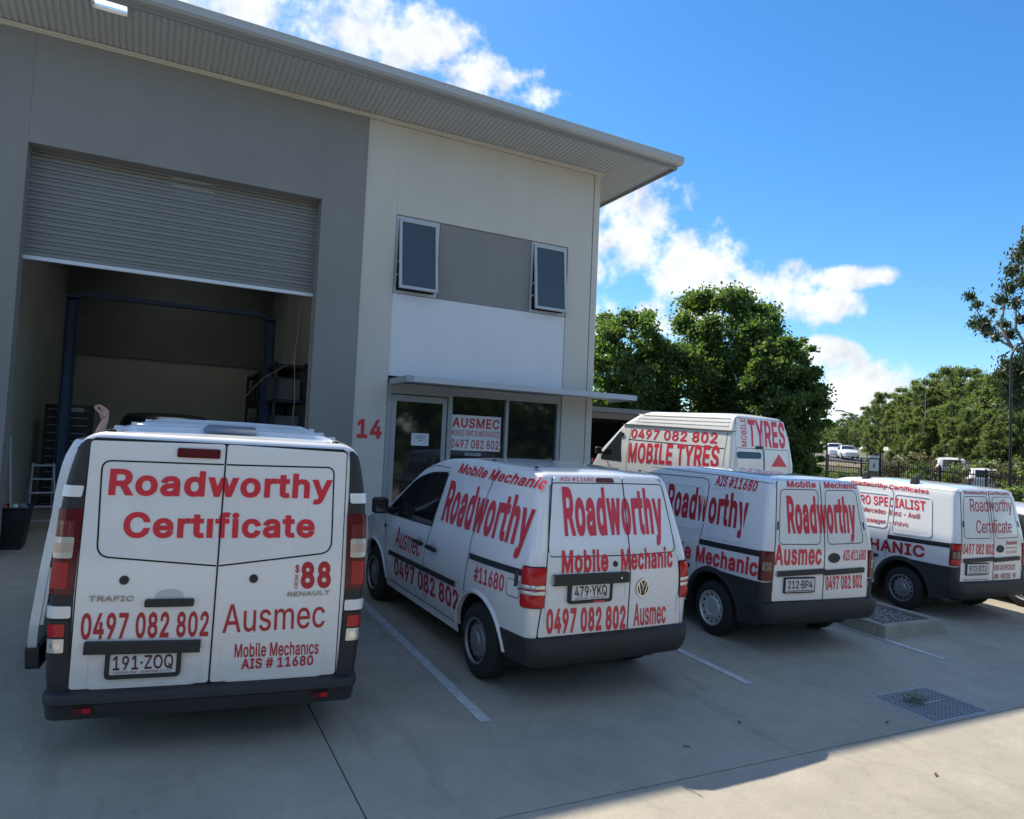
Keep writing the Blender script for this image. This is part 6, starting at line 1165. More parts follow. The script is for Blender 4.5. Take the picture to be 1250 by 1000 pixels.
def bay_bits():
    BIN = mat('bin_plastic', (.018, .019, .02), .5)
    r = empty('rubbish_bin', 'open black rubbish bin with scraps on top just inside the roller door', 'bin', (-1.62, .78, .012))
    mb = MB(); rows = []
    for z, w, d in ((0, .16, .20), (.56, .22, .27), (.575, .24, .29), (.60, .24, .29), (.60, .215, .265), (.50, .21, .26)): rows.append([(-w, -d, z), (w, -d, z), (w, d, z), (-w, d, z)])
    mb.grid(rows, close_u=True); mb.add([(x, y, .5) for x, y in ((-.2, -.25), (.2, -.25), (.2, .25), (-.2, .25))], [(0, 1, 2, 3)]); mb.build('bin_body', BIN, r, smooth=0, bevel=.008)
    for x, m_, s in ((-.08, RED, .05), (.05, PLATE, .06), (.13, mat('rag', (.2, .2, .22), .9), .07)):
        mb = MB(); mb.lathe([(-.02, .001), (.0, s), (s*.6, s*.8), (s, .001)], 'z', (x, -.08, .58), 9); mb.build('scrap', m_, r, smooth=20)
    r = empty('step_ladder', 'aluminium step ladder standing inside the bay by the rubbish bin', 'ladder', (-1.45, 2.3, .012), rz=.25); r.scale = (.85, .85, .82)
    mb = MB()
    for x in (-.2, .2): mb.tube([(x*1.15, -.25, 0), (x*.8, .05, 1.38)], .018, 6); mb.tube([(x*1.15, .4, 0), (x*.8, .08, 1.36)], .014, 6)
    mb.build('rails', ALU, r, smooth=20)
    for k in range(5): z = .28+.26*k; boxobj('tread', ALU, (-.19, .19, -.25+.3*z/1.38-.04, -.25+.3*z/1.38+.05, z, z+.03), r, 0)
    o = MB(); o.tube([(-1.60, .62, .35), (-1.72, .9, 1.55)], .012, 8); b = empty('broom', 'long pale broom handle leaning on the left wall above the bin', 'broom', (0, 0, 0)); o.build('handle', ALUL, b)
    o = MB(); o.box(-1.72, -1.48, .57, .65, .012, .13); o.build('broom_head', BIN, b, smooth=0); o = MB(); o.tube([(-1.60, .61, .10), (-1.60, .62, .36)], .014, 8); o.build('socket', BIN, b)
    r = empty('storage_rack', 'dark storage rack with parts along the right wall of the bay', 'rack', (2.4, 5.6, .012)); RK = mat('rack_steel', (.045, .05, .06), .6)
    for y in (-2.2, 0, 2.2):
        for x in (-.28, .30): boxobj('upright', RK, (x, x+.06, y, y+.06, 0, 3.2), r, 0)
    for z in (.6, 1.5, 2.4, 3.1): boxobj('rack_shelf', RK, (-.28, .36, -2.2, 2.26, z, z+.06), r, 0)
    rg = random.Random(2)
    for z in (.66, 1.56, 2.46):
        y = -2.1
        while y < 2.0:
            w = rg.uniform(.25, .55); h = rg.uniform(.25, .6); c = rg.choice([(.05, .05, .06), (.16, .12, .08), (.04, .06, .1), (.2, .2, .2), (.09, .03, .03)])
            o = boxobj('parts_box', mat('box_%.2f%.2f' % (c[0], c[2]), c, .7), (2.15, 2.65, 5.6+y, 5.6+y+w-.04, z+.012, z+.012+h), None, .006)
            tag(o, 'dark carton or crate stowed on the storage rack in the bay', 'box', 'boxes on the storage rack'); y += w+rg.choice((0, .15, .5))
    o = MB(); o.tube([(2.10+.02*math.sin(k), 1.0, 4.05-(4.05-1.9)*k/10) if k < 10 else (2.14, 1.0, 1.6) for k in range(11)], .006, 6)
    tag(o.build('hanging_cord', mat('pink_cord', (.5, .33, .30), .6), None), 'thin pale cord hanging down inside the right edge of the roller door', 'cord')
    o = MB(); o.tube([(1.45, 2.5, 2.35), (1.75, 2.2, 2.75), (2.15, 1.6, 3.05)], .006, 6); tag(o.build('air_hose', mat('pink_cord', (.5, .33, .30), .6), None), 'thin air hose slung diagonally across the right side of the bay', 'hose')
bay_bits()
# ------------------------------------------------------------------ the person beside the open van door
def person():
    base = V((-.60, -3.85, plane_z(-.6, -3.85)+.0)); root = empty('person', 'person standing behind the open van door, bare forearm raised above the roof', 'person', base)
    J = {'pelvis': (0, 0, .95), 'belly': (0, 0, 1.1), 'chest': (.02, 0, 1.30), 'neck': (.02, 0, 1.47), 'nape': (.03, 0, 1.54),
         'shL': (.02, .19, 1.42), 'elL': (-.02, .25, 1.14), 'wrL': (.08, .24, .92), 'shR': (.03, -.18, 1.43), 'elR': (.16, -.16, 1.68), 'foR': (.205, -.12, 1.82), 'wrR': (.245, -.055, 1.955), 'paR': (.225, -.04, 2.0),
         'hipL': (0, .10, .9), 'knL': (.03, .11, .49), 'anL': (0, .11, .09), 'toL': (.16, .12, .035), 'hipR': (0, -.10, .9), 'knR': (.03, -.11, .49), 'anR': (0, -.11, .09), 'toR': (.16, -.12, .035)}
    for k_ in J:
        if J[k_][2] > .8 and k_ not in ('elR', 'foR', 'wrR', 'paR'): J[k_] = (J[k_][0]+(.07 if J[k_][2] > 1.2 else .02), J[k_][1], J[k_][2]-.13)
    J['knL'] = (.12, .11, .46); J['knR'] = (.12, -.11, .46); J['elR'] = (.165, -.16, 1.61); J['foR'] = (.215, -.09, 1.85); J['wrR'] = (.250, -.052, 1.965); J['paR'] = (.247, -.047, 2.0)
    Rr = {'pelvis': .145, 'belly': .14, 'chest': .15, 'neck': .06, 'nape': .055, 'shL': .065, 'elL': .042, 'wrL': .028, 'shR': .06, 'elR': .045, 'foR': .042, 'wrR': .028, 'paR': .034, 'hipL': .095, 'knL': .06, 'anL': .042, 'toL': .035, 'hipR': .095, 'knR': .06, 'anR': .042, 'toR': .035}
    E = [('pelvis', 'belly'), ('belly', 'chest'), ('chest', 'neck'), ('neck', 'nape'), ('chest', 'shL'), ('shL', 'elL'), ('elL', 'wrL'), ('chest', 'shR'), ('shR', 'elR'), ('elR', 'foR'), ('foR', 'wrR'), ('wrR', 'paR'), ('pelvis', 'hipL'), ('hipL', 'knL'), ('knL', 'anL'), ('anL', 'toL'), ('pelvis', 'hipR'), ('hipR', 'knR'), ('knR', 'anR'), ('anR', 'toR')]
    def skin(name, J, Rr, E, m, rootv, lvl=2):
        ks = list(J); me = bpy.data.meshes.new(name); me.from_pydata([J[k] for k in ks], [(ks.index(a), ks.index(b)) for a, b in E], [])
        o = bpy.data.objects.new(name, me); COL.objects.link(o); md = o.modifiers.new('skin', 'SKIN'); md.use_smooth_shade = True
        for i, k in enumerate(ks):
            sv = me.skin_vertices[0].data[i]; sv.radius = (Rr[k], Rr[k]); sv.use_root = (k == rootv)
        sb = o.modifiers.new('sub', 'SUBSURF'); sb.levels = lvl; sb.render_levels = lvl
        dg = bpy.context.evaluated_depsgraph_get(); me2 = bpy.data.meshes.new_from_object(o.evaluated_get(dg)); bpy.data.objects.remove(o)
        me2.materials.clear(); me2.materials.append(m); me2.shade_smooth()
        o = bpy.data.objects.new(name, me2); COL.objects.link(o); o.parent = root; return o
    CL = mat('navy_workwear', (.03, .04, .07), .85); 
    body = skin('body', J, Rr, E, SKIN, 'pelvis')
    body.data.materials.append(CL)
    for p in body.data.polygons:                    # shirt and trousers are cloth, arms and neck bare
        c = p.center
        if c.z < 1.34 and abs(c.y) < .24 and c.z > .1 and not (c.z < 1.17 and c.y > .215): p.material_index = 1
    # head
    mb = MB(); rows = []
    for i in range(13):
        t = PI*i/12; r = .085*math.sin(t)**.8; rows.append([(.045+r*1.12*math.cos(a), r*.92*math.sin(a), 1.645+.115*-math.cos(t)) for a in [2*PI*k/18 for k in range(18)]])
    mb.grid(rows, close_u=True); mb.tube([(.13, 0, 1.66), (.155, 0, 1.625), (.135, 0, 1.615)], .012, 6); hd = mb.build('head', SKIN, root, smooth=60); hd.location = (.09, 0, -.14)
    for s in (-1, 1):
        mb = MB(); mb.lathe([(-.006, .001), (0, .03), (.008, .001)], 'y', (.04, s*.08, 1.64), 10); mb.build('ear', SKIN, hd)
        mb = MB(); mb.lathe([(.0, .011), (.004, .001)], 'x', (.135, s*.032, 1.668), 10); mb.build('eye', INK, hd)
    mb = MB(); rows = []
    for i in range(8):
        t = PI*.45*i/7; r = .094*math.sin(t)**.8 if i else .001; rows.append([(.035+r*1.12*math.cos(a), r*.95*math.sin(a), 1.65+.12*math.cos(t)) for a in [2*PI*k/18 for k in range(18)]])
    mb.grid(rows, close_u=True); mb.build('hair', mat('brown_hair', (.06, .04, .025), .7), hd)
    # hand: palm bent over the wrist, fingers curled, each its own chain
    hJ = {'w': (.250, -.052, 1.960), 'p': (.246, -.046, 2.010), 'q': (.230, -.036, 2.056)}; hR = {'w': .030, 'p': .041, 'q': .038}; hE = [('w', 'p'), ('p', 'q')]
    for i, (dy, ln) in enumerate(((-.036, .9), (-.012, 1.0), (.012, .96), (.034, .78))):
        a = V((.222, -.036+dy*.95, 2.068)); d1 = V((-.028, -.002, .022))*ln; d2 = V((-.026, 0, -.014))*ln; d3 = V((.004, 0, -.026))*ln
        hJ['a%d' % i] = tuple(a); hJ['b%d' % i] = tuple(a+d1); hJ['c%d' % i] = tuple(a+d1+d2); hJ['d%d' % i] = tuple(a+d1+d2+d3)
        for q, rr in (('a', .0145), ('b', .0125), ('c', .0115), ('d', .010)): hR[q+str(i)] = rr
        hE += [('q', 'a%d' % i), ('a%d' % i, 'b%d' % i), ('b%d' % i, 'c%d' % i), ('c%d' % i, 'd%d' % i)]
    t0 = V((.226, -.086, 2.005)); hJ['t0'] = tuple(t0); hJ['t1'] = (.200, -.094, 2.035); hJ['t2'] = (.178, -.080, 2.055); hE += [('p', 't0'), ('t0', 't1'), ('t1', 't2')]; hR.update(t0=.015, t1=.011, t2=.009)
    skin('hand', hJ, hR, hE, SKIN, 'w', 2)
    for k in ('toL', 'toR'):
        mb = MB(); x, y, z = J[k]; mb.box(x-.22, x+.06, y-.05, y+.05, -.0, .08); mb.build('boot', SEAM, root, smooth=0, bevel=.02)
person()

# ================================================================== beyond the yard
def at(px, py, d):
    """the point d metres away in the direction seen at photo pixel (px, py)"""
    v = (cr*((px-625)/FPX)+cu_*((500-py)/FPX)+cf); v = v/math.hypot(v.x, v.y); return CAM+v*d
def quads(name, P, m, parent=None):
    n = len(P); me = bpy.data.meshes.new(name); me.vertices.add(4*n); me.vertices.foreach_set('co', P.reshape(-1).astype(np.float32))
    me.loops.add(4*n); me.loops.foreach_set('vertex_index', np.arange(4*n, dtype=np.int32)); me.polygons.add(n)
    me.polygons.foreach_set('loop_start', np.arange(0, 4*n, 4, dtype=np.int32)); me.update(calc_edges=True); me.materials.append(m)
    o = bpy.data.objects.new(name, me); COL.objects.link(o); o.parent = parent; return o
def leaf_mat(name, col, col2, trans=.35, rough=.5):
    m = bpy.data.materials.new(name); m.use_nodes = True; nt = m.node_tree; L = nt.links.new; b = nt.nodes['Principled BSDF']; b.inputs['Roughness'].default_value = rough
    g = N(nt, 'ShaderNodeNewGeometry'); mx = N(nt, 'ShaderNodeMix', data_type='RGBA', ins={6: (*col, 1), 7: (*col2, 1)}); L(g.outputs['Random Per Island'], mx.inputs[0]); L(mx.outputs[2], b.inputs['Base Color'])
    t = N(nt, 'ShaderNodeBsdfTranslucent'); sc = N(nt, 'ShaderNodeVectorMath', operation='MULTIPLY', ins={1: (1.5, 1.7, .6)}); L(mx.outputs[2], sc.inputs[0]); L(sc.outputs[0], t.inputs[0])
    ms = N(nt, 'ShaderNodeMixShader', ins={0: trans}); L(b.outputs[0], ms.inputs[1]); L(t.outputs[0], ms.inputs[2]); L(ms.outputs[0], nt.nodes['Material Output'].inputs[0]); return m
def leaves(cs, rs, n, size, rng, flat=.75, droop=0):
    cs = np.array(cs, float); rs = np.array(rs, float); w = rs**2; i = rng.choice(len(cs), n, p=w/w.sum())
    d = rng.normal(size=(n, 3)); d /= np.linalg.norm(d, axis=1)[:, None]
    r = rs[i]*np.minimum(np.abs(rng.normal(size=n))*.55+.15*rng.random(n), 1.7); p = cs[i]+d*r[:, None]*np.array([1, 1, flat])
    a = rng.normal(size=(n, 3)); a[:, 2] -= droop*2; a /= np.linalg.norm(a, axis=1)[:, None]
    b = np.cross(a, rng.normal(size=(n, 3))); b /= np.linalg.norm(b, axis=1)[:, None]
    s = size*(.6+.8*rng.random(n))[:, None]; asp = .42 if not droop else .2
    return np.stack([p-a*s*.5, p+b*s*asp-a*s*.05, p+a*s*.5, p-b*s*asp-a*s*.05], 1)
BARK = mat('bark', (.12, .095, .07), .9, bump=(14, .6, .03), var=(.3, .05)); GBARK = mat('pale_gum_bark', (.34, .30, .25), .8, bump=(9, .3, .02), var=(.35, .05), vscale=3)
L_DK = leaf_mat('dark_leaf', (.058, .10, .034), (.14, .20, .065), .55); L_GUM = leaf_mat('gum_leaf', (.085, .12, .055), (.19, .225, .10), .48); L_OL = leaf_mat('olive_leaf', (.10, .135, .055), (.21, .24, .10), .48); L_RED = leaf_mat('bronze_leaf', (.10, .085, .055), (.15, .125, .075), .35)
def crown_clumps(rng, w, h, z0, n, lean=0):
    """clump centres over an uneven dome w wide, from z0 up to h: boughs of their own length, hollows between them"""
    cs, rs = [], []; ph = rng.random(6)*6.28; ns = V((rng.random()*50, rng.random()*50, rng.random()*50))
    while len(cs) < n:
        t = rng.random()**.8; ang = rng.random()*2*PI; z = z0+(h-z0)*t
        prof = math.sin(PI*(.17+.77*t))**.7
        d = V((math.cos(ang), math.sin(ang), 1.6*t)); q = noise.noise(d*1.9+ns); q2 = noise.noise(d*4.3+ns)
        if q2 < -.30 and rng.random() < .8: continue                     # hollow
        rad = w/2*prof*(.60+.36*rng.random()**.6)*(1+.26*q+.14*q2); zz = z+(h-z0)*.10*(q+q2)
        r = w*(.045+.065*rng.random()); cs.append((rad*math.cos(ang), rad*math.sin(ang), max(z0, min(zz, h-r*.5)))); rs.append(r)
    return cs, rs
def make_tree(name, label, cat, loc, w, h, z0, nleaf, size, lm, bark, seed, group=None, nclump=46, trunk_r=.16, droop=0, core=True):
    rng = np.random.default_rng(seed); r = empty(name, label, cat, loc, group=group)
    cs, rs = crown_clumps(rng, w, h, z0, nclump)
    if core:
        for k in range(nclump//4): cs.append((rng.normal()*w*.15, rng.normal()*w*.15, z0+(h-z0)*(.15+.6*rng.random()))); rs.append(w*.12)
    quads('crown', leaves(cs, rs, nleaf, size, rng, droop=droop), lm, r)
    mb = MB(); top = z0+(h-z0)*.55; mb.tube([(0, 0, -.3), (.03*h*.2, .02, z0*.5), (-.02*h*.2, .05, z0+.3), (.05, 0, top), (.1, .05, h*.9)], [trunk_r*1.25, trunk_r, trunk_r*.85, trunk_r*.5, .02], 8)
    for k in range(9):
        c = V(cs[int(rng.integers(len(cs)))]); s = V((0, 0, z0*.75+(top-z0*.75)*rng.random())); mm = s.lerp(c, .5)+V((0, 0, .12*h*.3)); mb.tube([s, mm, c], [trunk_r*.42, trunk_r*.28, .012], 5, cap=False)
    mb.build('trunk', bark, r, smooth=60); return r
def copy_tree(src, loc, sc, rz, label, group):
    r = src.copy(); COL.objects.link(r); r.location = loc; r.scale = sc; r.rotation_euler = (0, 0, rz); r['label'] = label
    if group: r['group'] = group
    for ch in src.children: c = ch.copy(); COL.objects.link(c); c.parent = r
    return r
def gp(px, py, d): p = at(px, py, d); return V((p.x, p.y, far_z(p.x, p.y)))
def z_at(px, py, d): return at(px, py, d).z
# three big dark trees behind the carport
for px, py, d, w, lab, s, n in ((764, 381, 36, 5.4, 'dark broadleaf tree showing just right of the building corner', 11, 105000), (876, 357, 38, 7.2, 'tallest dark round broadleaf tree above the Mobile Tyres van', 12, 180000), (952, 414, 35, 4.0, 'lower dark broadleaf tree right of the tallest one, edge of the group', 13, 90000)):
    b = gp(px, 560, d); h = z_at(px, py, d)-b.z
    make_tree('broadleaf_tree', lab, 'tree', b, w, h, 1.2, n, (.142), L_DK, BARK, s, 'dark trees behind the carport', nclump=190, trunk_r=.2)
b = gp(984, 560, 40); make_tree('broadleaf_tree', 'small dark tree low between the tyre van and the far road', 'tree', b, 2.0, z_at(985, 500, 40)-b.z, .6, 9000, .26, L_DK, BARK, 14, 'dark trees behind the carport', nclump=30)
# belt of gum trees beyond the fence
GG = 'gum trees in the belt beyond the fence'; LG = 'gum tree in the dense green belt beyond the black fence'
P0 = make_tree('gum_tree', LG, 'tree', (0, 0, 0), 5.2, 10, 2.2, 46000, .23, L_GUM, GBARK, 21, GG, nclump=90, droop=.5, trunk_r=.15)
P1 = make_tree('gum_tree', LG, 'tree', (0, 0, 0), 4.6, 10, 1.4, 42000, .23, L_OL, GBARK, 22, GG, nclump=80, droop=.5, trunk_r=.13)
P2 = make_tree('gum_tree', LG, 'tree', (0, 0, 0), 6.0, 10, 3.0, 40000, .24, L_GUM, GBARK, 23, GG, nclump=70, droop=.6, trunk_r=.16)
used = set(); rg = random.Random(9)
belt = [(1058, 497, 84, 0), (1077, 480, 80, 2), (1094, 483, 76, 1), (1107, 474, 78, 0), (1120, 471, 72, 1), (1134, 463, 74, 2), (1150, 456, 76, 0), (1166, 449, 72, 2), (1181, 450, 70, 0), (1195, 465, 66, 1), (1207, 464, 70, 2), (1218, 459, 64, 0), (1230, 454, 66, 1), (1243, 446, 62, 2), (1258, 440, 64, 0), (1275, 430, 60, 2),
        (1085, 512, 64, 1), (1108, 505, 62, 0), (1128, 498, 60, 1), (1146, 500, 60, 0), (1163, 492, 58, 1), (1184, 500, 57, 2), (1204, 503, 56, 1), (1224, 498, 55, 0), (1246, 502, 54, 1), (1268, 490, 55, 0), (1064, 520, 72, 0), (1046, 512, 90, 1), (1298, 440, 60, 1), (1322, 450, 60, 0)]
for i_, (px, py, d, k) in enumerate(belt):
    LG = '%s gum tree in the %s row of the belt beyond the fence' % (('dense green', 'olive-leaved', 'high-crowned green')[k], 'back' if i_ < 16 or py < 480 else 'front'); GG = LG.replace('gum tree', 'gum trees')
    b = gp(px, 570, d); h = z_at(px, py, d)-b.z; src = (P0, P1, P2)[k]; wsc = h/10*rg.uniform(.8, 1.05)
    if k in used: copy_tree(src, b, (wsc, wsc, h/10), rg.uniform(0, 6.28), LG, GG)
    else: used.add(k); src['label'] = LG; src['group'] = GG; src.location = b; src.scale = (wsc, wsc, h/10)
for px, py, d in ((1004, 522, 125), (1017, 519, 120), (1030, 524, 118), (1040, 512, 104), (990, 520, 130), (1026, 513, 98), (1012, 517, 102), (1036, 505, 94)):
    b = gp(px, 560, d); h = max(3, z_at(px, py, d)-b.z); copy_tree(P0, b, (h/8, h/8, h/10), px, 'small distant tree on the far side of the road', 'distant trees beyond the road')
# low scrub along the fence
S0 = None
for i, (px, d, w, h, k) in enumerate([(1000, 50, 2.6, 1.0, 1), (1018, 49, 2.4, 1.2, 1), (1036, 50, 2.4, 1.0, 0), (1090, 52, 3, 2.2, 2), (1115, 52, 3.4, 2.8, 2), (1140, 50, 3, 2.4, 0), (1165, 54, 3.4, 3.0, 2), (1190, 50, 3, 2.6, 2), (1214, 50, 3.2, 3.2, 0), (1240, 48, 3, 2.8, 2), (1262, 47, 3, 3, 0), (1251, 37.5, 2.0, 1.7, 1), (1075, 54, 3, 1.8, 0)]):
    b = gp(px, 570, d); rng = np.random.default_rng(60+i); r = empty('shrub', ('low green shrub' if k < 2 else 'bronze-tinged shrub')+' growing along the black fence', 'shrub', b, group='green shrubs along the fence' if k < 2 else 'bronze shrubs along the fence')
    cs = [(rng.normal()*w*.25, rng.normal()*w*.25, h*(.15+.65*rng.random())) for q in range(16)]; quads('foliage', leaves(cs, [w*.2]*16, 3200, .17, rng), (L_GUM, L_OL, L_RED)[k], r)
    mb = MB(); [mb.tube([(0, 0, -.1), V(c)*.6, c], [.03, .02, .008], 4, cap=False) for c in cs[:7]]; mb.build('stem', BARK, r)
# the tall sparse gum at the right edge
def tall_gum():
    d = 46; b = gp(1290, 570, d); r = empty('tall_gum_tree', 'tall sparse gum tree with open branches against the sky at the right edge', 'tree', b)
    rel = lambda px, py, dd=0: at(px, py, d+dd)-b
    mb = MB(); A = [V((0, 0, -.3)), rel(1288, 520), rel(1282, 450), rel(1278, 380), rel(1270, 310), rel(1268, 270)]
    mb.tube(A, [.28, .24, .2, .15, .09, .04], 10)
    limbs = [[rel(1280, 440), rel(1258, 432), rel(1235, 424), rel(1218, 414), rel(1202, 396), rel(1192, 378)], [rel(1235, 424), rel(1222, 400), rel(1226, 372), rel(1236, 345)], [rel(1258, 432), rel(1240, 402), rel(1240, 370)], [rel(1278, 380), rel(1262, 340), rel(1248, 312)], [rel(1218, 414), rel(1205, 405), rel(1190, 402)], [rel(1284, 480), rel(1262, 486), rel(1238, 480), rel(1224, 470)], [rel(1270, 310), rel(1290, 290, 1), rel(1310, 280, 1)], [rel(1282, 450), rel(1310, 420, 2), rel(1330, 400, 2)]]
    for l in limbs: mb.tube(l, [.085*(1-i/len(l))+.018 for i in range(len(l))], 6, cap=False)
    cl = [(1184, 362, .42), (1192, 372, .35), (1200, 394, .62), (1205, 404, .5), (1190, 396, .4), (1212, 380, .3), (1222, 366, .5), (1232, 352, .5), (1237, 330, .62), (1246, 312, .7), (1252, 300, .6), (1240, 370, .5), (1250, 345, .6), (1226, 396, .42), (1232, 408, .45), (1216, 412, .35), (1248, 390, .45), (1222, 458, .5), (1232, 446, .7), (1236, 470, .8), (1246, 452, .9), (1250, 480, .9), (1240, 492, .8), (1226, 480, .45), (1256, 430, .7), (1270, 330, .9), (1285, 300, 1), (1275, 280, .8), (1300, 320, 1.2), (1290, 370, 1), (1320, 390, 1.4), (1310, 290, 1), (1280, 420, .9)]
    rng = np.random.default_rng(5); cs = [tuple(rel(x, y, rng.normal()*.9)) for x, y, _ in cl]; rs = [q*.95 for _, _, q in cl]
    mb.build('trunk', GBARK, r, smooth=60); quads('crown', leaves(cs, rs, 20000, .22, rng, flat=.9, droop=.7), leaf_mat('sparse_gum_leaf', (.035, .055, .03), (.08, .10, .06), .3), r)
    # bare dead stem poking from the belt
    b2 = gp(1128, 570, 66); s = empty('dead_tree', 'bare thin dead tree stem among the gum trees', 'tree', b2); mb = MB(); h = z_at(1128, 459, 66)-b2.z; mb.tube([(0, 0, 0), (.1, 0, h*.5), (.05, 0, h)], [.10, .06, .02], 6)
    for q, a in ((.6, .5), (.7, 2.6), (.8, 4.2), (.88, 1.2)): mb.tube([(.08, 0, h*q), (.08+.5*math.cos(a), .5*math.sin(a), h*(q+.06))], [.025, .008], 5)
    mb.build('trunk', GBARK, s)
tall_gum()
# unseen side of the street, only met in the glass: a mass of trees
rng = np.random.default_rng(77); cs, rs = [], []
for k in range(520): x = rng.uniform(-45, 75); cs.append((x, -46+rng.normal()*2.5, rng.uniform(.3, 10+2*math.sin(x*.35)))); rs.append(rng.uniform(1.3, 2.4))
o = quads('tree_belt', leaves(cs, rs, 80000, .8, rng), L_DK); tag(o, 'mass of dark trees across the street, mirrored in the shop windows', 'trees', kind='stuff')
# black bar fence
def fence():
    A, B = V((35.55, 2.0, 0)), V((36.3, 20.4, 0)); n = 160; root = empty('bar_fence', 'black steel bar fence along the far side of the yard', 'fence', (A.x, A.y, far_z(A.x, A.y)))
    FB = mat('fence_black', (.012, .013, .015), .45); o0 = V(root.location); pick = post = None
    zb = lambda t: .06+(-.62+.62*min(1, max(0, t*1.05)))*1+.20*t
    for k in range(n):
        t = k/(n-1); p = A.lerp(B, t)-o0; z = zb(t)
        if pick is None:
            mb = MB(); mb.box(-.0125, .0125, -.0125, .0125, .1, 1.80); mb.add([(-.0125, -.0125, 1.80), (.0125, -.0125, 1.80), (.0125, .0125, 1.80), (-.0125, .0125, 1.80), (0, 0, 1.88)], [(0, 1, 4), (1, 2, 4), (2, 3, 4), (3, 0, 4)]); o = mb.build('picket', FB, root, smooth=0); pick = o.data
        else: o = bpy.data.objects.new('picket', pick); COL.objects.link(o); o.parent = root
        o.location = (p.x, p.y, z-o0.z)
    m_ = 8
    for k in range(m_+1):
        t = k/m_; p = A.lerp(B, t)-o0
        if post is None: o = boxobj('post', FB, (-.035, .035, -.035, .035, -.2, 1.92), root, 0); post = o.data
        else: o = bpy.data.objects.new('post', post); COL.objects.link(o); o.parent = root
        o.location = (p.x-.03, p.y, zb(t)-o0.z)
    for h in (.3, .95, 1.60):
        mb = MB(); mb.tube([tuple(A.lerp(B, k/m_)-o0+V((.03, 0, zb(k/m_)+h))) for k in range(m_+1)], .032, 4); mb.build('rail', FB, root, smooth=0)
fence()
def poles():
    BK = mat('lamp_black', (.015, .016, .018), .4)
    b = gp(1233, 600, 41); r = empty('street_lamp', 'tall black curved lamp post standing by the fence at the right edge', 'street lamp', b); v = V((cr.x, cr.y, 0)).normalized(); h = z_at(1238, 440, 41)-b.z
    mb = MB(); mb.tube([(0, 0, 0), (0, 0, 1.2)], .085, 10); mb.tube([(0, 0, 1.2), tuple(v*.0+V((0, 0, h)))], [.062, .05], 10, cap=False); mb.tube([tuple(v*(.95*(1-math.cos(a)))+V((0, 0, h+.95*math.sin(a)))) for a in [PI/2*k/8 for k in range(9)]]+[tuple(v*1.8+V((0, 0, h+1.0)))], .05, 8); mb.build('pole', BK, r, smooth=40)
    mb = MB(); c = v*2.05+V((0, 0, h+.98)); mb.lathe([(-.05, .001), (-.05, .16), (.0, .18), (.06, .08), (.07, .001)], 'z', c, 14); mb.build('lamp_head', BK, r)
    b = gp(1043, 560, 90); r = empty('street_lamp', 'distant grey street lamp with an arm to the left, above the far road', 'street lamp', b); h = z_at(1043, 509, 90)-b.z
    mb = MB(); mb.tube([(0, 0, 0), (0, 0, h)], [.12, .07], 8); mb.tube([(0, 0, h), tuple(-v*.3+V((0, 0, h+.35))), tuple(-v*1.6+V((0, 0, h+.6)))], .055, 6); mb.build('pole', STEEL, r, smooth=40)
    mb = MB(); c = -v*1.85+V((0, 0, h+.62)); mb.box(c.x-.35, c.x+.35, c.y-.35, c.y+.35, c.z-.05, c.z+.06); mb.build('lamp_head', STEEL, r, smooth=0)
    b = gp(1009, 575, 47); r = empty('post', 'thin black post standing near the far end of the fence', 'post', b); mb = MB(); mb.tube([(0, 0, 0), (0, 0, z_at(1010, 543, 47)-b.z)], .05, 8); mb.build('shaft', BK, r)
    b = gp(1066, 575, 43); r = empty('meter_box', 'white box with a small emblem on a black post in front of the fence', 'meter box', b); w = v; zz = z_at(1064, 566, 43)-b.z
    M = Matrix((w, V((-w.y, w.x, 0)), V((0, 0, 1)))).transposed().to_4x4()
    boxobj('post_shaft', BK, (.28, .40, -.06, .06, -.1, zz+.62), r, 0, M); boxobj('frame', BK, (-.30, .28, -.08, .08, zz-.46, zz+.46), r, 0, M); boxobj('box_face', PLATE, (-.27, .24, -.10, -.082, zz-.40, zz+.24), r, 0, M); boxobj('box_cap', PLATE, (-.30, .26, -.14, .09, zz+.30, zz+.44), r, 0, M); boxobj('emblem', STEEL, (-.07, .04, -.106, -.102, zz-.22, zz+.02), r, 0, M)
poles()
# road in the distance and traffic
def far_road():
    c = V((0, -11.15, 0))+95*V((.775, .632, 0)); u = V((.632, -.775, 0)); w = V((.775, .632, 0))
    for nm, m_, a, b_, dz in (('road', mat('asphalt', (.12, .12, .125), .85, var=(.15, .05), vscale=.3), -16, 10, .10), ('verge', mat('sandy_verge', (.34, .28, .19), .9, var=(.3, .05), vscale=.3), -22, -16.2, .09), ('verge', mat('sandy_verge', (.34, .28, .19), .9), 10.2, 15, .09)):
        mb = MB(); rows = []
        for k in range(31):
            q = c+u*(-70+140*k/30); rows.append([(p.x, p.y, far_z(p.x, p.y)+dz) for p in (q+w*(a+(b_-a)*j/6) for j in range(7))])
        mb.grid(rows); tag(mb.build(nm, m_, None, smooth=60), kind='structure')
far_road()
def mcar(px, py, d, kind, rz, col, label, group=None):
    p = gp(px, py, d); zz = z_at(px, py, d)
    return dark_car('parked_car', label, 'car', Matrix.Translation((p.x, p.y, max(p.z+.06, zz))) @ Matrix.Rotation(rz, 4, 'Z'), col, kind=kind, detail=False, group=group)
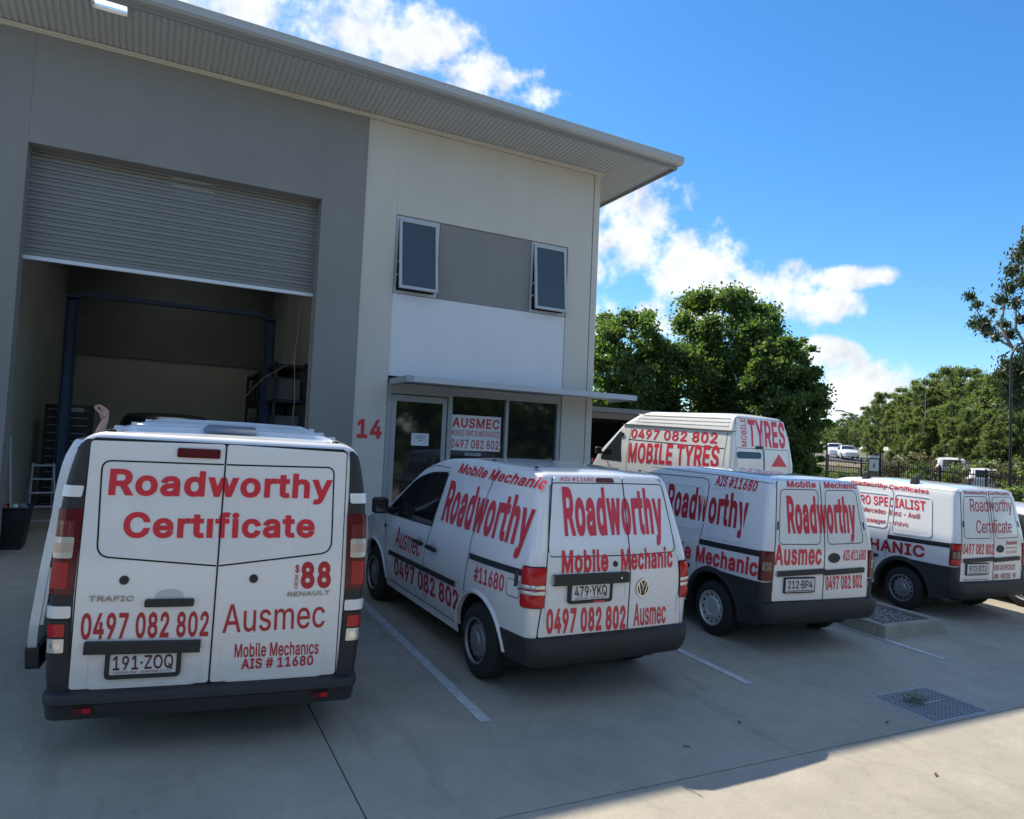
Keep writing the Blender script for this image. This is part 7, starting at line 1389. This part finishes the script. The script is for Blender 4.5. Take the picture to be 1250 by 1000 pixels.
CARW = mat('car_white', (.74, .75, .76), .3, coat=.6); CARS = mat('car_silver', (.66, .68, .70), .3, metal=.15, coat=.6)
mcar(1017, 561, 92, 'ute', 2.3, CARW, 'white utility truck far off on the road, left of the pair')
mcar(1030, 563, 88, 'hatch', 2.4, CARW, 'white hatchback far off on the road, right of the pair')
mcar(974, 573, 52, 'hatch', 1.1, mat('car_blue', (.05, .16, .42), .25, coat=.8), 'blue and white car peeping out right of the Mobile Tyres van')
mcar(1163, 592, 52, 'suv', -.9, CARW, 'white van parked behind the black fence, above the second lettered van', None)
mcar(1205, 604, 48, 'hatch', -.9, CARW, 'white low car parked behind the fence near the lamp post')
dark_car('parked_car', 'silver-white car cut off by the right edge, alloy wheel beside the last van', 'car', ground_matrix(12.45, -5.95, .02), CARS, kind='hatch')
# carport behind the building corner
def carport():
    r = empty('carport', 'low dark carport roof behind the building corner', 'carport', (9.0, 9.0, plane_z(9, 9))); z = -plane_z(9, 9)
    DK = mat('carport_grey', (.16, .165, .17), .6); BR = mat('carport_brown', (.16, .12, .10), .7)
    boxobj('roof', DK, (-.5, 13, 0, 7.5, 3.06+z, 3.22+z), r, .01); boxobj('beam', BR, (-.4, 12.9, .05, .2, 2.84+z, 3.055+z), r, .01)
    for x in (0, 4.2, 8.4, 12.6): boxobj('post', BR, (x, x+.12, .06, .18, 0, 2.838+z), r, 0)
    boxobj('back_wall', SEAM, (-.4, 12.9, 7.3, 7.45, 0, 3.05+z), r, 0); boxobj('end_wall', SEAM, (12.75, 12.9, .25, 7.3, 0, 3.05+z), r, 0)
carport()
dark_car('parked_car', 'dark car standing in the shadow under the carport', 'car', Matrix.Translation((13.5, 10.2, plane_z(13, 11)+.03)), MATS['black_paint'], kind='suv', detail=False)
SC.render.engine = 'CYCLES'; SC.cycles.max_bounces = 8; SC.cycles.diffuse_bounces = 4; SC.cycles.transmission_bounces = 4; SC.cycles.transparent_max_bounces = 8
SC.cycles.use_denoising = True; SC.cycles.sample_clamp_indirect = 6
